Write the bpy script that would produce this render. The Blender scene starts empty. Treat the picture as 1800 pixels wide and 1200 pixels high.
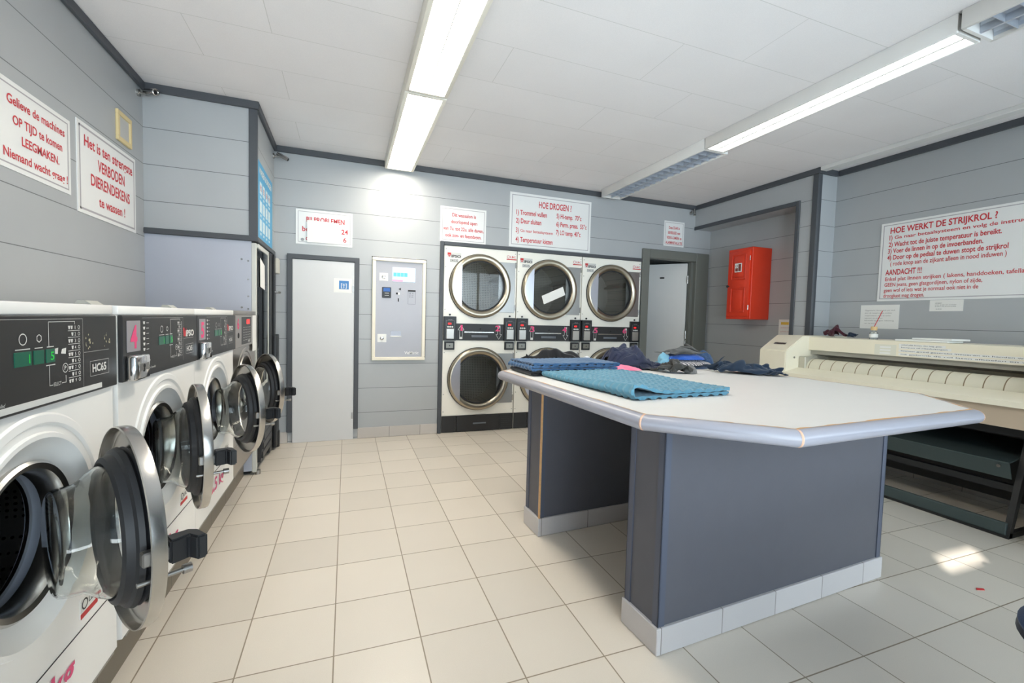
import bpy, bmesh, math, random
from mathutils import Vector, Matrix, noise
C = bpy.context.scene.collection
PI = math.pi
V = Vector

# ------------------------------------------------------------------ camera, world, sun, exposure
SC = bpy.context.scene
SC.view_settings.view_transform = 'Standard'
SC.view_settings.look = 'None'
SC.view_settings.exposure = 0.0
SC.view_settings.gamma = 1.0
SC.view_settings.use_curve_mapping = False
YAW, PITCH, ROLL, FPX, CAMH = 0.357514, -0.0492691, 0.0268484, 779.364, 1.18396
_f = V((math.sin(YAW)*math.cos(PITCH), math.cos(YAW)*math.cos(PITCH), math.sin(PITCH)))
_r = V((math.cos(YAW), -math.sin(YAW), 0)); _u = _r.cross(_f)
r2 = math.cos(ROLL)*_r + math.sin(ROLL)*_u
u2 = -math.sin(ROLL)*_r + math.cos(ROLL)*_u
cam = bpy.data.cameras.new('camera'); cam.sensor_width = 36; cam.lens = FPX*36/1800; cam.clip_start = 0.02
co = bpy.data.objects.new('camera', cam); C.objects.link(co)
co.matrix_world = Matrix(((r2.x, u2.x, -_f.x, 0), (r2.y, u2.y, -_f.y, 0), (r2.z, u2.z, -_f.z, CAMH), (0, 0, 0, 1)))
SC.camera = co

W = bpy.data.worlds.new('world'); SC.world = W; W.use_nodes = True
wn = W.node_tree.nodes; bg = wn['Background']
bg.inputs[0].default_value = (0.72, 0.84, 1.0, 1); bg.inputs[1].default_value = 2.2

sun = bpy.data.lights.new('sun', 'SUN'); sun.energy = 9; sun.angle = 0.012; sun.color = (1, 0.95, 0.88)
so = bpy.data.objects.new('sun', sun); C.objects.link(so)
SUN_D = V((0.77*0.8415, 0.638*0.8415, -0.5402))
so.rotation_euler = SUN_D.to_track_quat('-Z', 'Y').to_euler()

day = bpy.data.lights.new('window_daylight', 'AREA'); day.shape = 'RECTANGLE'; day.size = 4.0; day.size_y = 1.8
day.energy = 165; day.color = (0.85, 0.91, 1.0)
do = bpy.data.objects.new('window_daylight', day); C.objects.link(do)
do.location = (2.1, -1.28, 1.35); do.rotation_euler = (PI/2, 0, 0)
# added fill lamp outside the window, aimed up to brighten the ceiling
st = bpy.data.lights.new('ceiling_fill', 'AREA'); st.shape = 'RECTANGLE'; st.size = 3.2; st.size_y = 1.6
st.energy = 520; st.color = (0.97, 0.97, 1.0)
sto = bpy.data.objects.new('ceiling_fill', st); C.objects.link(sto)
sto.location = (-0.9, -2.0, 0.15); sto.rotation_euler = (math.radians(90+48), 0, 0)

LAMP_WARM, LAMP_COOL = 24.0, 6.0        # radiance of the two lit ceiling lamps

# ------------------------------------------------------------------ materials
def lin(c):
    return tuple(((v/255)/12.92 if v/255 <= 0.04045 else ((v/255+0.055)/1.055)**2.4) for v in c)
_mc = {}
class NT:
    def __init__(s, name):
        s.m = bpy.data.materials.new(name); s.m.use_nodes = True
        s.t = s.m.node_tree; s.n = s.t.nodes; s.p = s.n['Principled BSDF']; s.out = s.n['Material Output']
    def add(s, typ, **kw):
        n = s.n.new(typ)
        for k, v in kw.items():
            if k in n.inputs: n.inputs[k].default_value = v
            else: setattr(n, k, v)
        return n
    def link(s, a, b): s.t.links.new(a, b)
    def math(s, op, a, b=None, c=None):
        n = s.n.new('ShaderNodeMath'); n.operation = op
        for i, x in enumerate((a, b, c)):
            if x is None: continue
            if isinstance(x, (int, float)): n.inputs[i].default_value = x
            else: s.link(x, n.inputs[i])
        return n.outputs[0]
    def mix(s, fac, a, b, blend='MIX'):
        n = s.n.new('ShaderNodeMix'); n.data_type = 'RGBA'; n.blend_type = blend
        for i, x in ((0, fac), (6, a), (7, b)):
            if isinstance(x, (int, float)): n.inputs[i].default_value = x
            elif isinstance(x, tuple): n.inputs[i].default_value = (*x[:3], 1)
            else: s.link(x, n.inputs[i])
        return n.outputs[2]
    def bump(s, h, strength=0.3, dist=0.002):
        b = s.add('ShaderNodeBump'); b.inputs['Strength'].default_value = strength; b.inputs['Distance'].default_value = dist
        s.link(h, b.inputs['Height']); s.link(b.outputs[0], s.p.inputs['Normal'])

def M(name, rgb, rough=0.5, metal=0.0, var=0.04, scale=6.0, grain=0.0, gscale=400, coat=0.0, spec=0.5):
    """painted / plastic / metal surface: a base colour with faint uneven wear and optional fine grain"""
    if name in _mc: return _mc[name]
    k = NT(name); c = lin(rgb)
    tc = k.add('ShaderNodeTexCoord')
    nz = k.add('ShaderNodeTexNoise', Scale=scale, Detail=5.0); k.link(tc.outputs['Object'], nz.inputs['Vector'])
    lo = tuple(x*(1-var) for x in c); hi = tuple(min(1, x*(1+var)) for x in c)
    col = k.mix(nz.outputs['Fac'], lo, hi)
    k.link(col, k.p.inputs['Base Color'])
    k.p.inputs['Roughness'].default_value = rough; k.p.inputs['Metallic'].default_value = metal
    k.p.inputs['Specular IOR Level'].default_value = spec
    k.p.inputs['Coat Weight'].default_value = coat
    if grain:
        g = k.add('ShaderNodeTexNoise', Scale=gscale, Detail=2.0); k.link(tc.outputs['Object'], g.inputs['Vector'])
        k.bump(g.outputs['Fac'], grain, 0.001)
    _mc[name] = k.m; return k.m

def M_cloth(name, rgb, var=0.12, rough=0.95, stripes=None, scale=25, bump=0.5):
    if name in _mc: return _mc[name]
    k = NT(name); c = lin(rgb); tc = k.add('ShaderNodeTexCoord')
    nz = k.add('ShaderNodeTexNoise', Scale=scale, Detail=6.0); k.link(tc.outputs['Object'], nz.inputs['Vector'])
    col = k.mix(nz.outputs['Fac'], tuple(x*(1-var) for x in c), tuple(min(1, x*(1+var)) for x in c))
    if stripes:
        w = k.add('ShaderNodeTexWave', Scale=stripes[1], Distortion=3.0); w.inputs['Detail'].default_value = 1
        k.link(tc.outputs['Object'], w.inputs['Vector'])
        f = k.math('GREATER_THAN', w.outputs['Fac'], 0.62)
        col = k.mix(f, col, lin(stripes[0]))
    k.link(col, k.p.inputs['Base Color']); k.p.inputs['Roughness'].default_value = rough
    k.p.inputs['Sheen Weight'].default_value = 0.25; k.p.inputs['Specular IOR Level'].default_value = 0.15
    g = k.add('ShaderNodeTexNoise', Scale=260.0, Detail=3.0); k.link(tc.outputs['Object'], g.inputs['Vector'])
    k.bump(g.outputs['Fac'], bump, 0.0015)
    _mc[name] = k.m; return k.m

def M_emit(name, rgb, strength, var=0.0):
    if name in _mc: return _mc[name]
    k = NT(name)
    k.p.inputs['Base Color'].default_value = (*lin(rgb), 1)
    k.p.inputs['Emission Color'].default_value = (*lin(rgb), 1); k.p.inputs['Emission Strength'].default_value = strength
    _mc[name] = k.m; return k.m

def M_pane(name, tint=(235, 240, 240), ior=1.45, rough=0.02):
    """thin flat pane: clear, with a fresnel reflection"""
    if name in _mc: return _mc[name]
    k = NT(name); k.n.remove(k.p)
    t = k.add('ShaderNodeBsdfTransparent'); t.inputs[0].default_value = (*lin(tint), 1)
    g = k.add('ShaderNodeBsdfGlossy'); g.inputs['Roughness'].default_value = rough
    fr = k.add('ShaderNodeFresnel'); fr.inputs[0].default_value = ior
    mx = k.add('ShaderNodeMixShader'); k.link(fr.outputs[0], mx.inputs[0]); k.link(t.outputs[0], mx.inputs[1]); k.link(g.outputs[0], mx.inputs[2])
    k.link(mx.outputs[0], k.out.inputs[0]); _mc[name] = k.m; return k.m

def M_glass(name, rgb=(248, 250, 248)):
    if name in _mc: return _mc[name]
    k = NT(name); p = k.p
    p.inputs['Base Color'].default_value = (*lin(rgb), 1); p.inputs['Transmission Weight'].default_value = 1
    p.inputs['Roughness'].default_value = 0.03; p.inputs['IOR'].default_value = 1.28
    _mc[name] = k.m; return k.m

def M_planks(name, rgb, z0=1.905, pitch=0.2365):
    k = NT(name); c = lin(rgb); tc = k.add('ShaderNodeTexCoord'); sp = k.add('ShaderNodeSeparateXYZ')
    k.link(tc.outputs['Object'], sp.inputs[0])
    fz = k.math('FRACT', k.math('DIVIDE', k.math('ADD', sp.outputs[2], 10*pitch - z0), pitch))
    d = k.math('MINIMUM', fz, k.math('SUBTRACT', 1.0, fz))
    line = k.math('LESS_THAN', d, 0.0085)
    nz = k.add('ShaderNodeTexNoise', Scale=3.0, Detail=4.0); k.link(tc.outputs['Object'], nz.inputs['Vector'])
    col = k.mix(nz.outputs['Fac'], tuple(x*0.95 for x in c), tuple(x*1.05 for x in c))
    col = k.mix(line, col, tuple(x*0.32 for x in c))
    k.link(col, k.p.inputs['Base Color']); k.p.inputs['Roughness'].default_value = 0.42
    g = k.add('ShaderNodeTexNoise', Scale=180.0, Detail=2.0); k.link(tc.outputs['Object'], g.inputs['Vector'])
    h = k.math('SUBTRACT', k.math('MULTIPLY', g.outputs['Fac'], 0.25), line)
    k.bump(h, 0.25, 0.002); return k.m

def M_tiles(name, rgb, grout, loc, size=0.3, mortar=0.0022, rough=0.35, axis=None, var=0.06, offset=0.0, rowh=None, lvl=0.5):
    k = NT(name); c = lin(rgb); tc = k.add('ShaderNodeTexCoord'); mp = k.add('ShaderNodeMapping')
    k.link(tc.outputs['Object'], mp.inputs[0]); mp.inputs['Location'].default_value = loc
    if axis: mp.inputs['Rotation'].default_value = axis
    b = k.add('ShaderNodeTexBrick'); b.offset = offset; b.squash = 1; b.offset_frequency = 2
    b.inputs['Scale'].default_value = 1; b.inputs['Brick Width'].default_value = size; b.inputs['Row Height'].default_value = rowh or size
    b.inputs['Mortar Size'].default_value = mortar; b.inputs['Mortar Smooth'].default_value = 0.1; b.inputs['Bias'].default_value = 0
    b.inputs['Color1'].default_value = (*[x*(1-var) for x in c], 1); b.inputs['Color2'].default_value = (*[min(1, x*(1+var)) for x in c], 1)
    b.inputs['Mortar'].default_value = (*lin(grout), 1)
    k.link(mp.outputs[0], b.inputs['Vector'])
    nz = k.add('ShaderNodeTexNoise', Scale=420.0, Detail=2.0); k.link(tc.outputs['Object'], nz.inputs['Vector'])
    n2 = k.add('ShaderNodeTexNoise', Scale=2.2, Detail=5.0); k.link(tc.outputs['Object'], n2.inputs['Vector'])
    f = k.math('ADD', k.math('MULTIPLY', nz.outputs['Fac'], 0.16), k.math('MULTIPLY', n2.outputs['Fac'], 0.10))
    f = k.math('ADD', f, 0.87)
    col = k.mix(1.0, b.outputs['Color'], f, 'MULTIPLY')
    cmb = k.n[-1]
    k.link(col, k.p.inputs['Base Color']); k.p.inputs['Roughness'].default_value = rough
    k.p.inputs['Specular IOR Level'].default_value = lvl
    h = k.math('SUBTRACT', k.math('MULTIPLY', nz.outputs['Fac'], 0.12), b.outputs['Fac'])
    k.bump(h, 0.3, 0.002); return k.m

def M_perf(name, rgb, pitch=0.012, hole=0.32, rough=0.3, metal=1.0):
    """perforated sheet steel, holes laid out on the drum's own surface"""
    k = NT(name); tc = k.add('ShaderNodeTexCoord')
    v = k.add('ShaderNodeTexVoronoi', Scale=1/pitch, Randomness=0.0); k.link(tc.outputs['Object'], v.inputs['Vector'])
    f = k.math('LESS_THAN', v.outputs['Distance'], hole)
    col = k.mix(f, lin(rgb), (0.006, 0.006, 0.006))
    k.link(col, k.p.inputs['Base Color']); k.p.inputs['Metallic'].default_value = metal; k.p.inputs['Roughness'].default_value = rough
    k.bump(k.math('SUBTRACT', 1.0, f), 0.6, 0.002); return k.m

# ------------------------------------------------------------------ mesh builder
class MB:
    def __init__(s): s.bm = bmesh.new()
    def box(s, x0, x1, y0, y1, z0, z1, bev=0.0, seg=2, rz=0.0, piv=None):
        b = bmesh.new()
        bmesh.ops.create_cube(b, size=1)
        for v in b.verts:
            v.co = V(((x0+x1)/2 + v.co.x*(x1-x0), (y0+y1)/2 + v.co.y*(y1-y0), (z0+z1)/2 + v.co.z*(z1-z0)))
        if bev: bmesh.ops.bevel(b, geom=list(b.edges), offset=bev, segments=seg, affect='EDGES', profile=0.5)
        if rz:
            p = V(piv) if piv else V(((x0+x1)/2, (y0+y1)/2, 0))
            bmesh.ops.rotate(b, verts=b.verts, cent=p, matrix=Matrix.Rotation(rz, 3, 'Z'))
        return s.join(b)
    def join(s, b):
        m = bpy.data.meshes.new('tmp'); b.to_mesh(m); b.free(); s.bm.from_mesh(m); bpy.data.meshes.remove(m); return s
    def poly(s, pts, d):
        """prism: polygon pts (3-D, planar) extruded by vector d"""
        b = bmesh.new(); d = V(d)
        a = [b.verts.new(V(p)) for p in pts]; c = [b.verts.new(V(p)+d) for p in pts]; n = len(pts)
        b.faces.new(a[::-1]); b.faces.new(c)
        for i in range(n): b.faces.new((a[i], a[(i+1) % n], c[(i+1) % n], c[i]))
        bmesh.ops.recalc_face_normals(b, faces=b.faces); return s.join(b)
    def lathe(s, prof, cen, ax, n=48, closed=False, cap0=False, cap1=False, a0=0, a1=2*PI):
        """revolve (r, h) about axis ax through cen"""
        b = bmesh.new(); ax = V(ax).normalized(); cen = V(cen)
        t = V((0, 0, 1)) if abs(ax.z) < 0.9 else V((1, 0, 0))
        e1 = (t - ax*t.dot(ax)).normalized(); e2 = ax.cross(e1)
        full = abs(a1-a0-2*PI) < 1e-6; nn = n if full else n+1
        rings = []
        for r, h in prof:
            rings.append([b.verts.new(cen + ax*h + (e1*math.cos(a0+(a1-a0)*i/n) + e2*math.sin(a0+(a1-a0)*i/n))*max(r, 1e-5)) for i in range(nn)])
        prs = list(zip(rings, rings[1:])) + ([(rings[-1], rings[0])] if closed else [])
        for A, B in prs:
            for i in range(n):
                j = (i+1) % nn
                b.faces.new((A[i], A[j], B[j], B[i]))
        if cap0: b.faces.new(rings[0][::-1])
        if cap1: b.faces.new(rings[-1])
        bmesh.ops.recalc_face_normals(b, faces=b.faces); return s.join(b)
    def cyl(s, p0, p1, r, n=20, r1=None):
        p0, p1 = V(p0), V(p1); L = (p1-p0).length
        return s.lathe([(r, 0), (r if r1 is None else r1, L)], p0, p1-p0, n, cap0=True, cap1=True)
    def tube(s, pts, r, n=10):
        for a, b in zip(pts, pts[1:]): s.cyl(a, b, r, n)
        return s
    def disc(s, cen, ax, r, n=48, r0=0.0):
        return s.lathe([(r0, 0), (r, 0)], cen, ax, n)
    def plate_hole(s, O, U, Vv, w, h, cu, cv, r, n=64, rect=None):
        """flat plate in plane O + u*U + v*Vv, rectangle rect=(u0,u1,v0,v1), with a round hole"""
        u0, u1, v0, v1 = rect; O, U, Vv = V(O), V(U), V(Vv)
        ang = [2*PI*i/n for i in range(n)]
        for cu_, cv_ in ((u0, v0), (u1, v0), (u1, v1), (u0, v1)): ang.append(math.atan2(cv_-cv, cu_-cu) % (2*PI))
        ang = sorted(set(round(a, 6) for a in ang))
        b = bmesh.new(); inn = []; out = []
        for a in ang:
            c, si = math.cos(a), math.sin(a)
            ts = []
            if c > 1e-9: ts.append((u1-cu)/c)
            if c < -1e-9: ts.append((u0-cu)/c)
            if si > 1e-9: ts.append((v1-cv)/si)
            if si < -1e-9: ts.append((v0-cv)/si)
            t = min(ts)
            inn.append(b.verts.new(O + U*(cu+r*c) + Vv*(cv+r*si))); out.append(b.verts.new(O + U*(cu+t*c) + Vv*(cv+t*si)))
        k = len(ang)
        for i in range(k): b.faces.new((inn[i], out[i], out[(i+1) % k], inn[(i+1) % k]))
        return s.join(b)
    def quad(s, a, b_, c, d):
        vs = [s.bm.verts.new(V(p)) for p in (a, b_, c, d)]; s.bm.faces.new(vs); return s
    def xform(s, m): s.bm.transform(m); return s
    def build(s, name, mat, parent=None, smooth=35, loc=None):
        me = bpy.data.meshes.new(name); s.bm.normal_update(); s.bm.to_mesh(me); s.bm.free()
        me.materials.append(mat)
        if smooth:
            me.shade_smooth(); me.set_sharp_from_angle(angle=math.radians(smooth))
        o = bpy.data.objects.new(name, me); C.objects.link(o)
        if parent: o.parent = parent
        if loc: o.location = loc
        return o

def tag(o, label, cat, group=None, kind=None):
    o['label'] = label; o['category'] = cat
    if group: o['group'] = group
    if kind: o['kind'] = kind
    return o
def thing(name, label, cat, loc, rz=0, group=None):
    o = bpy.data.objects.new(name, None); C.objects.link(o); o.location = loc; o.rotation_euler = (0, 0, rz)
    o.empty_display_size = 0.1
    return tag(o, label, cat, group)
def struct(name, mb, mat, smooth=35):
    o = mb.build(name, mat, None, smooth); o['kind'] = 'structure'; return o

_tc = {}
def glyphs(text, bold=0.0, shear=0.0):
    key = (text, bold, shear)
    if key in _tc: return _tc[key]
    cu = bpy.data.curves.new('t', 'FONT'); cu.body = text; cu.size = 1; cu.offset = bold; cu.shear = shear; cu.resolution_u = 3
    o = bpy.data.objects.new('t', cu); C.objects.link(o)
    dg = bpy.context.evaluated_depsgraph_get()
    me = bpy.data.meshes.new_from_object(o.evaluated_get(dg))
    vs = [v.co.copy() for v in me.vertices]; fs = [tuple(p.vertices) for p in me.polygons]
    bpy.data.objects.remove(o); bpy.data.curves.remove(cu); bpy.data.meshes.remove(me)
    _tc[key] = (vs, fs); return vs, fs
def text(mb, t, O, U, Vv, u0, u1, cap, bold=0.02, shear=0.0):
    """letters between u0 and u1 (metres along U from O), baseline at O, cap height cap along Vv"""
    vs, fs = glyphs(t, bold, shear)
    if not vs: return
    O, U, Vv = V(O), V(U), V(Vv)
    xs = [v.x for v in vs]; x0, x1 = min(xs), max(xs)
    cv, _ = glyphs('H', bold); H = max(v.y for v in cv)
    if t == '1': u0, u1 = u0+(u1-u0)*.28, u0+(u1-u0)*.72      # a lone 1 keeps its narrow shape
    sx = (u1-u0)/(x1-x0); sy = cap/H
    nv = [mb.bm.verts.new(O + U*(u0+(v.x-x0)*sx) + Vv*(v.y*sy)) for v in vs]
    for f in fs:
        try: mb.bm.faces.new([nv[i] for i in f])
        except ValueError: pass

# shared materials
m_white = M('white_enamel', (247, 245, 241), 0.28, var=0.02)
m_cream = M('cream_enamel', (243, 240, 230), 0.35, var=0.02)
m_iron = M('ironer_cream', (238, 230, 208), 0.38, var=0.03)
m_black = M('black_panel', (42, 42, 43), 0.45, var=0.15)
m_blackp = M('black_plastic', (30, 31, 34), 0.4, var=0.1)
m_rubber = M('black_rubber', (38, 39, 42), 0.55, var=0.2, scale=30)
m_steel = M('brushed_steel', (190, 188, 184), 0.24, 1.0, var=0.06, scale=14)
m_steel_d = M('dull_steel', (165, 163, 160), 0.38, 1.0, var=0.06)
m_ring = M('dryer_ring_steel', (178, 168, 150), 0.3, 1.0, var=0.06)
m_chrome = M('chrome', (215, 215, 215), 0.12, 1.0)
m_trim = M('dark_grey_trim', (74, 77, 82), 0.5, var=0.05)
m_wall = M_planks('wall_planks', (173, 176, 178))
m_print = M('white_print', (214, 214, 210), 0.6)
m_paper = M('white_paper', (236, 235, 230), 0.8, var=0.02)
m_signw = M('sign_white', (236, 236, 234), 0.4, var=0.015)
m_signb = M('sign_border_grey', (176, 172, 176), 0.6)
m_red = M('red_lettering', (206, 48, 58), 0.5, var=0.12, scale=40)
m_pink = M('pink_lettering', (232, 74, 128), 0.5)
m_ink = M('dark_ink', (60, 58, 58), 0.7)
m_redink = M('red_ink', (200, 60, 60), 0.7)
m_table = M('table_laminate', (228, 226, 223), 0.42, var=0.02, scale=9)
m_bull = M('table_edge_grey', (160, 160, 170), 0.3, var=0.04)
m_wood = M('bare_wood', (216, 172, 122), 0.7, var=0.2, scale=60)
m_tbase = M('table_base_slate', (88, 89, 97), 0.45, var=0.06, scale=12, grain=0.15, gscale=120)
m_tstrip = M('table_corner_strip', (84, 90, 106), 0.45)
m_pane = M_pane('clear_pane')
m_dpane = M_pane('dryer_pane', (226, 228, 228), 1.5)
m_bowl = M_glass('door_bowl_glass')
m_dark = M('dark_interior', (26, 26, 27), 0.7)
m_lcd = M_emit('red_digits', (255, 40, 40), 1.2)
m_green = M('green_display', (8, 96, 74), 0.3, var=0.1)
m_greend = M_emit('green_digits', (20, 190, 60), 0.25)
m_door = M('door_white', (214, 214, 214), 0.45, var=0.02)
m_frame = M('door_frame_taupe', (112, 114, 108), 0.5, var=0.04)

# ------------------------------------------------------------------ room shell
XL, XR, YB, YF, ZC = -1.26, 4.33, 4.474, -1.2, 2.658
m_floor = M_tiles('floor_tiles', (219, 210, 197), (146, 132, 112), (0.33356, -4.2966, 0), 0.3, 0.0024, 0.33)
struct('floor', MB().box(XL-.2, XR+.3, YF-.1, 6.2, -.1, 0), m_floor)
m_ceil = M_tiles('ceiling_panels', (234, 231, 231), (206, 204, 201), (-0.838, -1.955, 0), 1.22, 0.0016, 0.75, var=0.012, offset=0.33, rowh=0.383, lvl=0.2)
struct('ceiling', MB().box(XL-.2, XR+.3, YF-.1, 6.2, ZC, ZC+.12), m_ceil)
struct('wall_left', MB().box(XL-.1, XL, YF-.1, YB+.1, 0, ZC), m_wall)
struct('wall_right', MB().box(XR, XR+.1, YF-.1, 6.1, 0, ZC), m_wall)
wb = MB()
for x0, x1, z0, z1 in ((XL, .91, 0, ZC), (.91, 3.29, 1.915, ZC), (3.29, 3.395, 0, ZC), (3.395, 4.10, 1.97, ZC), (4.10, XR, 0, ZC)):
    wb.box(x0, x1, YB, YB+.06, z0, z1)
struct('wall_back', wb, m_wall)
# front wall behind the camera with the shop window and an added gap that shapes the sun patch
wf = MB()
HX0, HX1, HZ0, HZ1 = -0.18, 0.18, 2.445, 2.595
WX0, WX1, WZ0, WZ1 = -1.1, 4.2, 0.4, 2.3
for x0, x1, z0, z1 in ((XL-.1, WX0, 0, WZ1), (WX1, XR, 0, WZ1), (WX0, WX1, 0, WZ0), (XL-.1, HX0, WZ1, ZC), (HX1, XR, WZ1, ZC),
                       (HX0, HX1, WZ1, HZ0), (HX0, HX1, HZ1, ZC)):
    wf.box(x0, x1, YF-.02, YF, z0, z1)
struct('wall_front', wf, m_wall)
wfr = MB()
for a, b in ((WX0, WX0+.05), (.20, .25), (1.52, 1.57), (2.85, 2.90), (WX1-.05, WX1)): wfr.box(a, b, YF-.03, YF+.02, WZ0, WZ1)
for a, b in ((WZ0, WZ0+.05), (WZ1-.05, WZ1)): wfr.box(WX0, WX1, YF-.03, YF+.02, a, b)
wo = struct('window_1', wfr, m_trim)
MB().box(WX0, WX1, YF-.006, YF-.002, WZ0, WZ1).build('window_pane', m_pane, wo)
o = struct('sun_blocker', MB().box(-4.5, XR+.3, -4.6, YF-.02, 2.34, 2.37), m_trim)  # unseen slab added outside to keep direct sun off the shop window
# boxed-out part of the left wall above the vending machine, and the alcove wall on the right
struct('wall_left_upper', MB().box(XL, -.61, 3.632, YB, 1.705, ZC), m_wall)
wa = MB(); wa.box(4.077, XR, 2.93, 3.09, 0, ZC); wa.box(4.077, XR, 3.09, YB, 2.368, ZC)
struct('wall_right_inner', wa, m_wall)
# room behind the open door
m_rib = M('ribbed_back_wall', (196, 198, 202), 0.5)
rb = MB(); rb.box(3.2, XR, 6.0, 6.1, 0, ZC); rb.box(3.3, 3.36, YB+.06, 6.0, 0, ZC)
for i in range(14): rb.box(3.4+i*.066, 3.43+i*.066, 5.98, 6.0, 0, ZC)
struct('wall_back_room', rb, m_rib)
# dark trims
T = []
def trim(x0, x1, y0, y1, z0, z1, bev=0.004):
    o = struct('trim_%d' % (len(T)+1), MB().box(x0, x1, y0, y1, z0, z1, bev, 1), m_trim); T.append(o); return o
tz = ZC-.052
trim(XL, XL+.022, YF, 3.61, tz, ZC); trim(XL, -.588, 3.61, 3.632, tz, ZC); trim(-.61, -.588, 3.632, YB-.022, tz, ZC)
trim(-.61, 4.077, YB-.022, YB, tz, ZC); trim(4.055, 4.077, 2.908, YB-.022, tz, ZC); trim(4.077, XR-.022, 2.908, 2.93, tz, ZC); trim(XR-.022, XR, YF, 2.908, tz, ZC)
trim(-.652, -.596, 3.618, 3.632, 1.705, tz); trim(XL, -.60, 3.616, 3.632, 1.690, 1.728); trim(-.61, -.596, 3.632, 4.44, 1.690, 1.728)
trim(4.063, 4.077, 2.916, 2.972, 0, tz); trim(4.077, 4.115, 2.916, 2.93, 0, tz)
trim(4.063, 4.077, 3.09, 3.132, 0, 2.40); trim(4.063, 4.077, 3.132, YB, 2.358, 2.40)
struct('trim_%d' % (len(T)+1), MB().box(4.05, 4.13, YF, 2.90, ZC-.035, ZC, .004, 1), M('duct_white', (222, 221, 218), .5))
# skirting tiles
m_skirt = M_tiles('skirting_tiles', (196, 188, 180), (140, 132, 124), (-.1, 0, .5), 0.3, 0.002, 0.35, rowh=3.0, axis=(0, 0, 0))
def skirt_mat(name, along_y=False, off=0.0):
    return M_tiles(name, (198, 192, 186), (128, 122, 116), (off, 0, 0) if not along_y else (off, 0, 0), 0.3, 0.0022, 0.35, rowh=50.0,
                   axis=(0, 0, PI/2) if along_y else (PI/2, 0, 0))
m_sk_x = skirt_mat('skirting_tiles_back', False, -.1)
m_sk_y = skirt_mat('skirting_tiles_side', True, .05)
sb = MB()
for a, b in ((-.60, -.50), (.105, .872), ): sb.box(a, b, YB-.012, YB, 0, .102, .002, 1)
struct('baseboard_back', sb, m_sk_x)
struct('baseboard_right', MB().box(XR-.05, XR, YF, 2.93, 0, .10, .003, 1), m_sk_y)
m_plinth = M_tiles('plinth_tiles', (122, 112, 98), (84, 76, 66), (.12, 0, 0), 0.3, 0.002, 0.4, rowh=50.0, axis=(0, 0, PI/2))
struct('baseboard_left', MB().box(XL, -.692, YF, 3.63, 0, .199), m_plinth)

# left flush door
d1 = struct('door_1', MB().box(-.462, .066, YB-.022, YB, 0.0, 1.678, .003, 1), m_door)
dfm = MB(); dfm.box(-.505, -.462, YB-.03, YB, .10, 1.722, .003, 1); dfm.box(.066, .107, YB-.03, YB, .10, 1.722, .003, 1); dfm.box(-.505, .107, YB-.0305, YB, 1.680, 1.722, .003, 1)
struct('trim_%d' % (len(T)+2), dfm, m_trim)
MB().box(.045, .062, YB-.028, YB-.02, .2, .26).build('hinge', m_steel_d, d1); MB().box(.045, .062, YB-.028, YB-.02, 1.4, 1.46).build('hinge', m_steel_d, d1)

# open door on the right in its frame
fr = MB()
fr.box(3.296, 3.398, YB-.03, YB+.07, 0, 2.075, .006, 1); fr.box(4.098, 4.30, YB-.03, YB+.07, 0, 2.075, .006, 1); fr.box(3.398, 4.098, YB-.03, YB+.07, 1.968, 2.075, .006, 1)
fr.box(4.060, 4.098, YB+.02, YB+.07, 0, 1.968)
dfr = struct('trim_%d' % (len(T)+3), fr, m_frame)
dl = MB().box(-.70, 0, 0, .04, 0.005, 1.958, .003, 1).build('door_2', M('door_grey_white', (218, 218, 216), .5, var=.02)); dl['kind'] = 'structure'
dl.location = (4.055, YB+.075, 0); dl.rotation_euler = (0, 0, -math.radians(50))
for z in (1.70, 1.0, .88):
    MB().cyl((.008, -.006, z), (.008, -.006, z+.10), .012, 12).build('hinge', m_steel, dl)
MB().box(-.335, -.28, -.003, 0, 1.768, 1.79).build('name_plate', m_black, dl)

# ------------------------------------------------------------------ signs and papers
def sign(name, label, O, U, w, h, lines, nrm, border=0.018, bw=0.006, cat='sign', mat=None, matt=None, extra=None, thick=.004):
    """flat board, top-left corner O, along U, hanging down; lines: (text, u0, u1, baseline v, cap, bold[, mat])"""
    O, U, N = V(O), V(U), V(nrm); D = V((0, 0, -1))
    root = thing(name, label, cat, O, 0, 'lettered signs on the walls' if cat == 'sign' else 'paper notices on the walls')
    b = MB(); b.poly([N*.0, U*w, U*w+D*h, D*h], N*thick); b.build('board', mat or m_signw, root)
    if border:
        e = MB(); o = N*(thick+.0006)
        for (a, c, p, q) in ((border, w-border, border, border+bw), (border, w-border, h-border-bw, h-border), (border, border+bw, border, h-border), (w-border-bw, w-border, border, h-border)):
            e.quad(o+U*a+D*p, o+U*a+D*q, o+U*c+D*q, o+U*c+D*p)
        e.build('border', m_signb, root)
    by = {}
    for L in lines:
        by.setdefault(L[6] if len(L) > 6 else (matt or m_red), []).append(L)
    for mt, ls in by.items():
        for L in ls:
            t = MB(); text(t, L[0], N*(thick+.0009)+D*(L[3]*h), U, -D, L[1]*w, L[2]*w, L[4], L[5]); t.build('lettering', mt, root, 0)
    return root
NB, UB = V((0, -1, 0)), V((1, 0, 0))       # on the back wall
NL, UL = V((1, 0, 0)), V((0, 1, 0))        # on the left wall
NR, UR = V((-1, 0, 0)), V((0, -1, 0))      # on the right wall
B = .020
sign('wall_sign', 'white sign asking to empty the machines on time', (XL, 2.28, 2.078), UL, .515, .35,
     [('Gelieve de machines', .17, .91, .26, .036, B), ('OP TIJD te komen', .23, .87, .47, .036, B), ('LEEGMAKEN.', .33, .82, .67, .036, B), ('Niemand wacht graag !', .12, .945, .87, .036, B)], NL)
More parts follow.
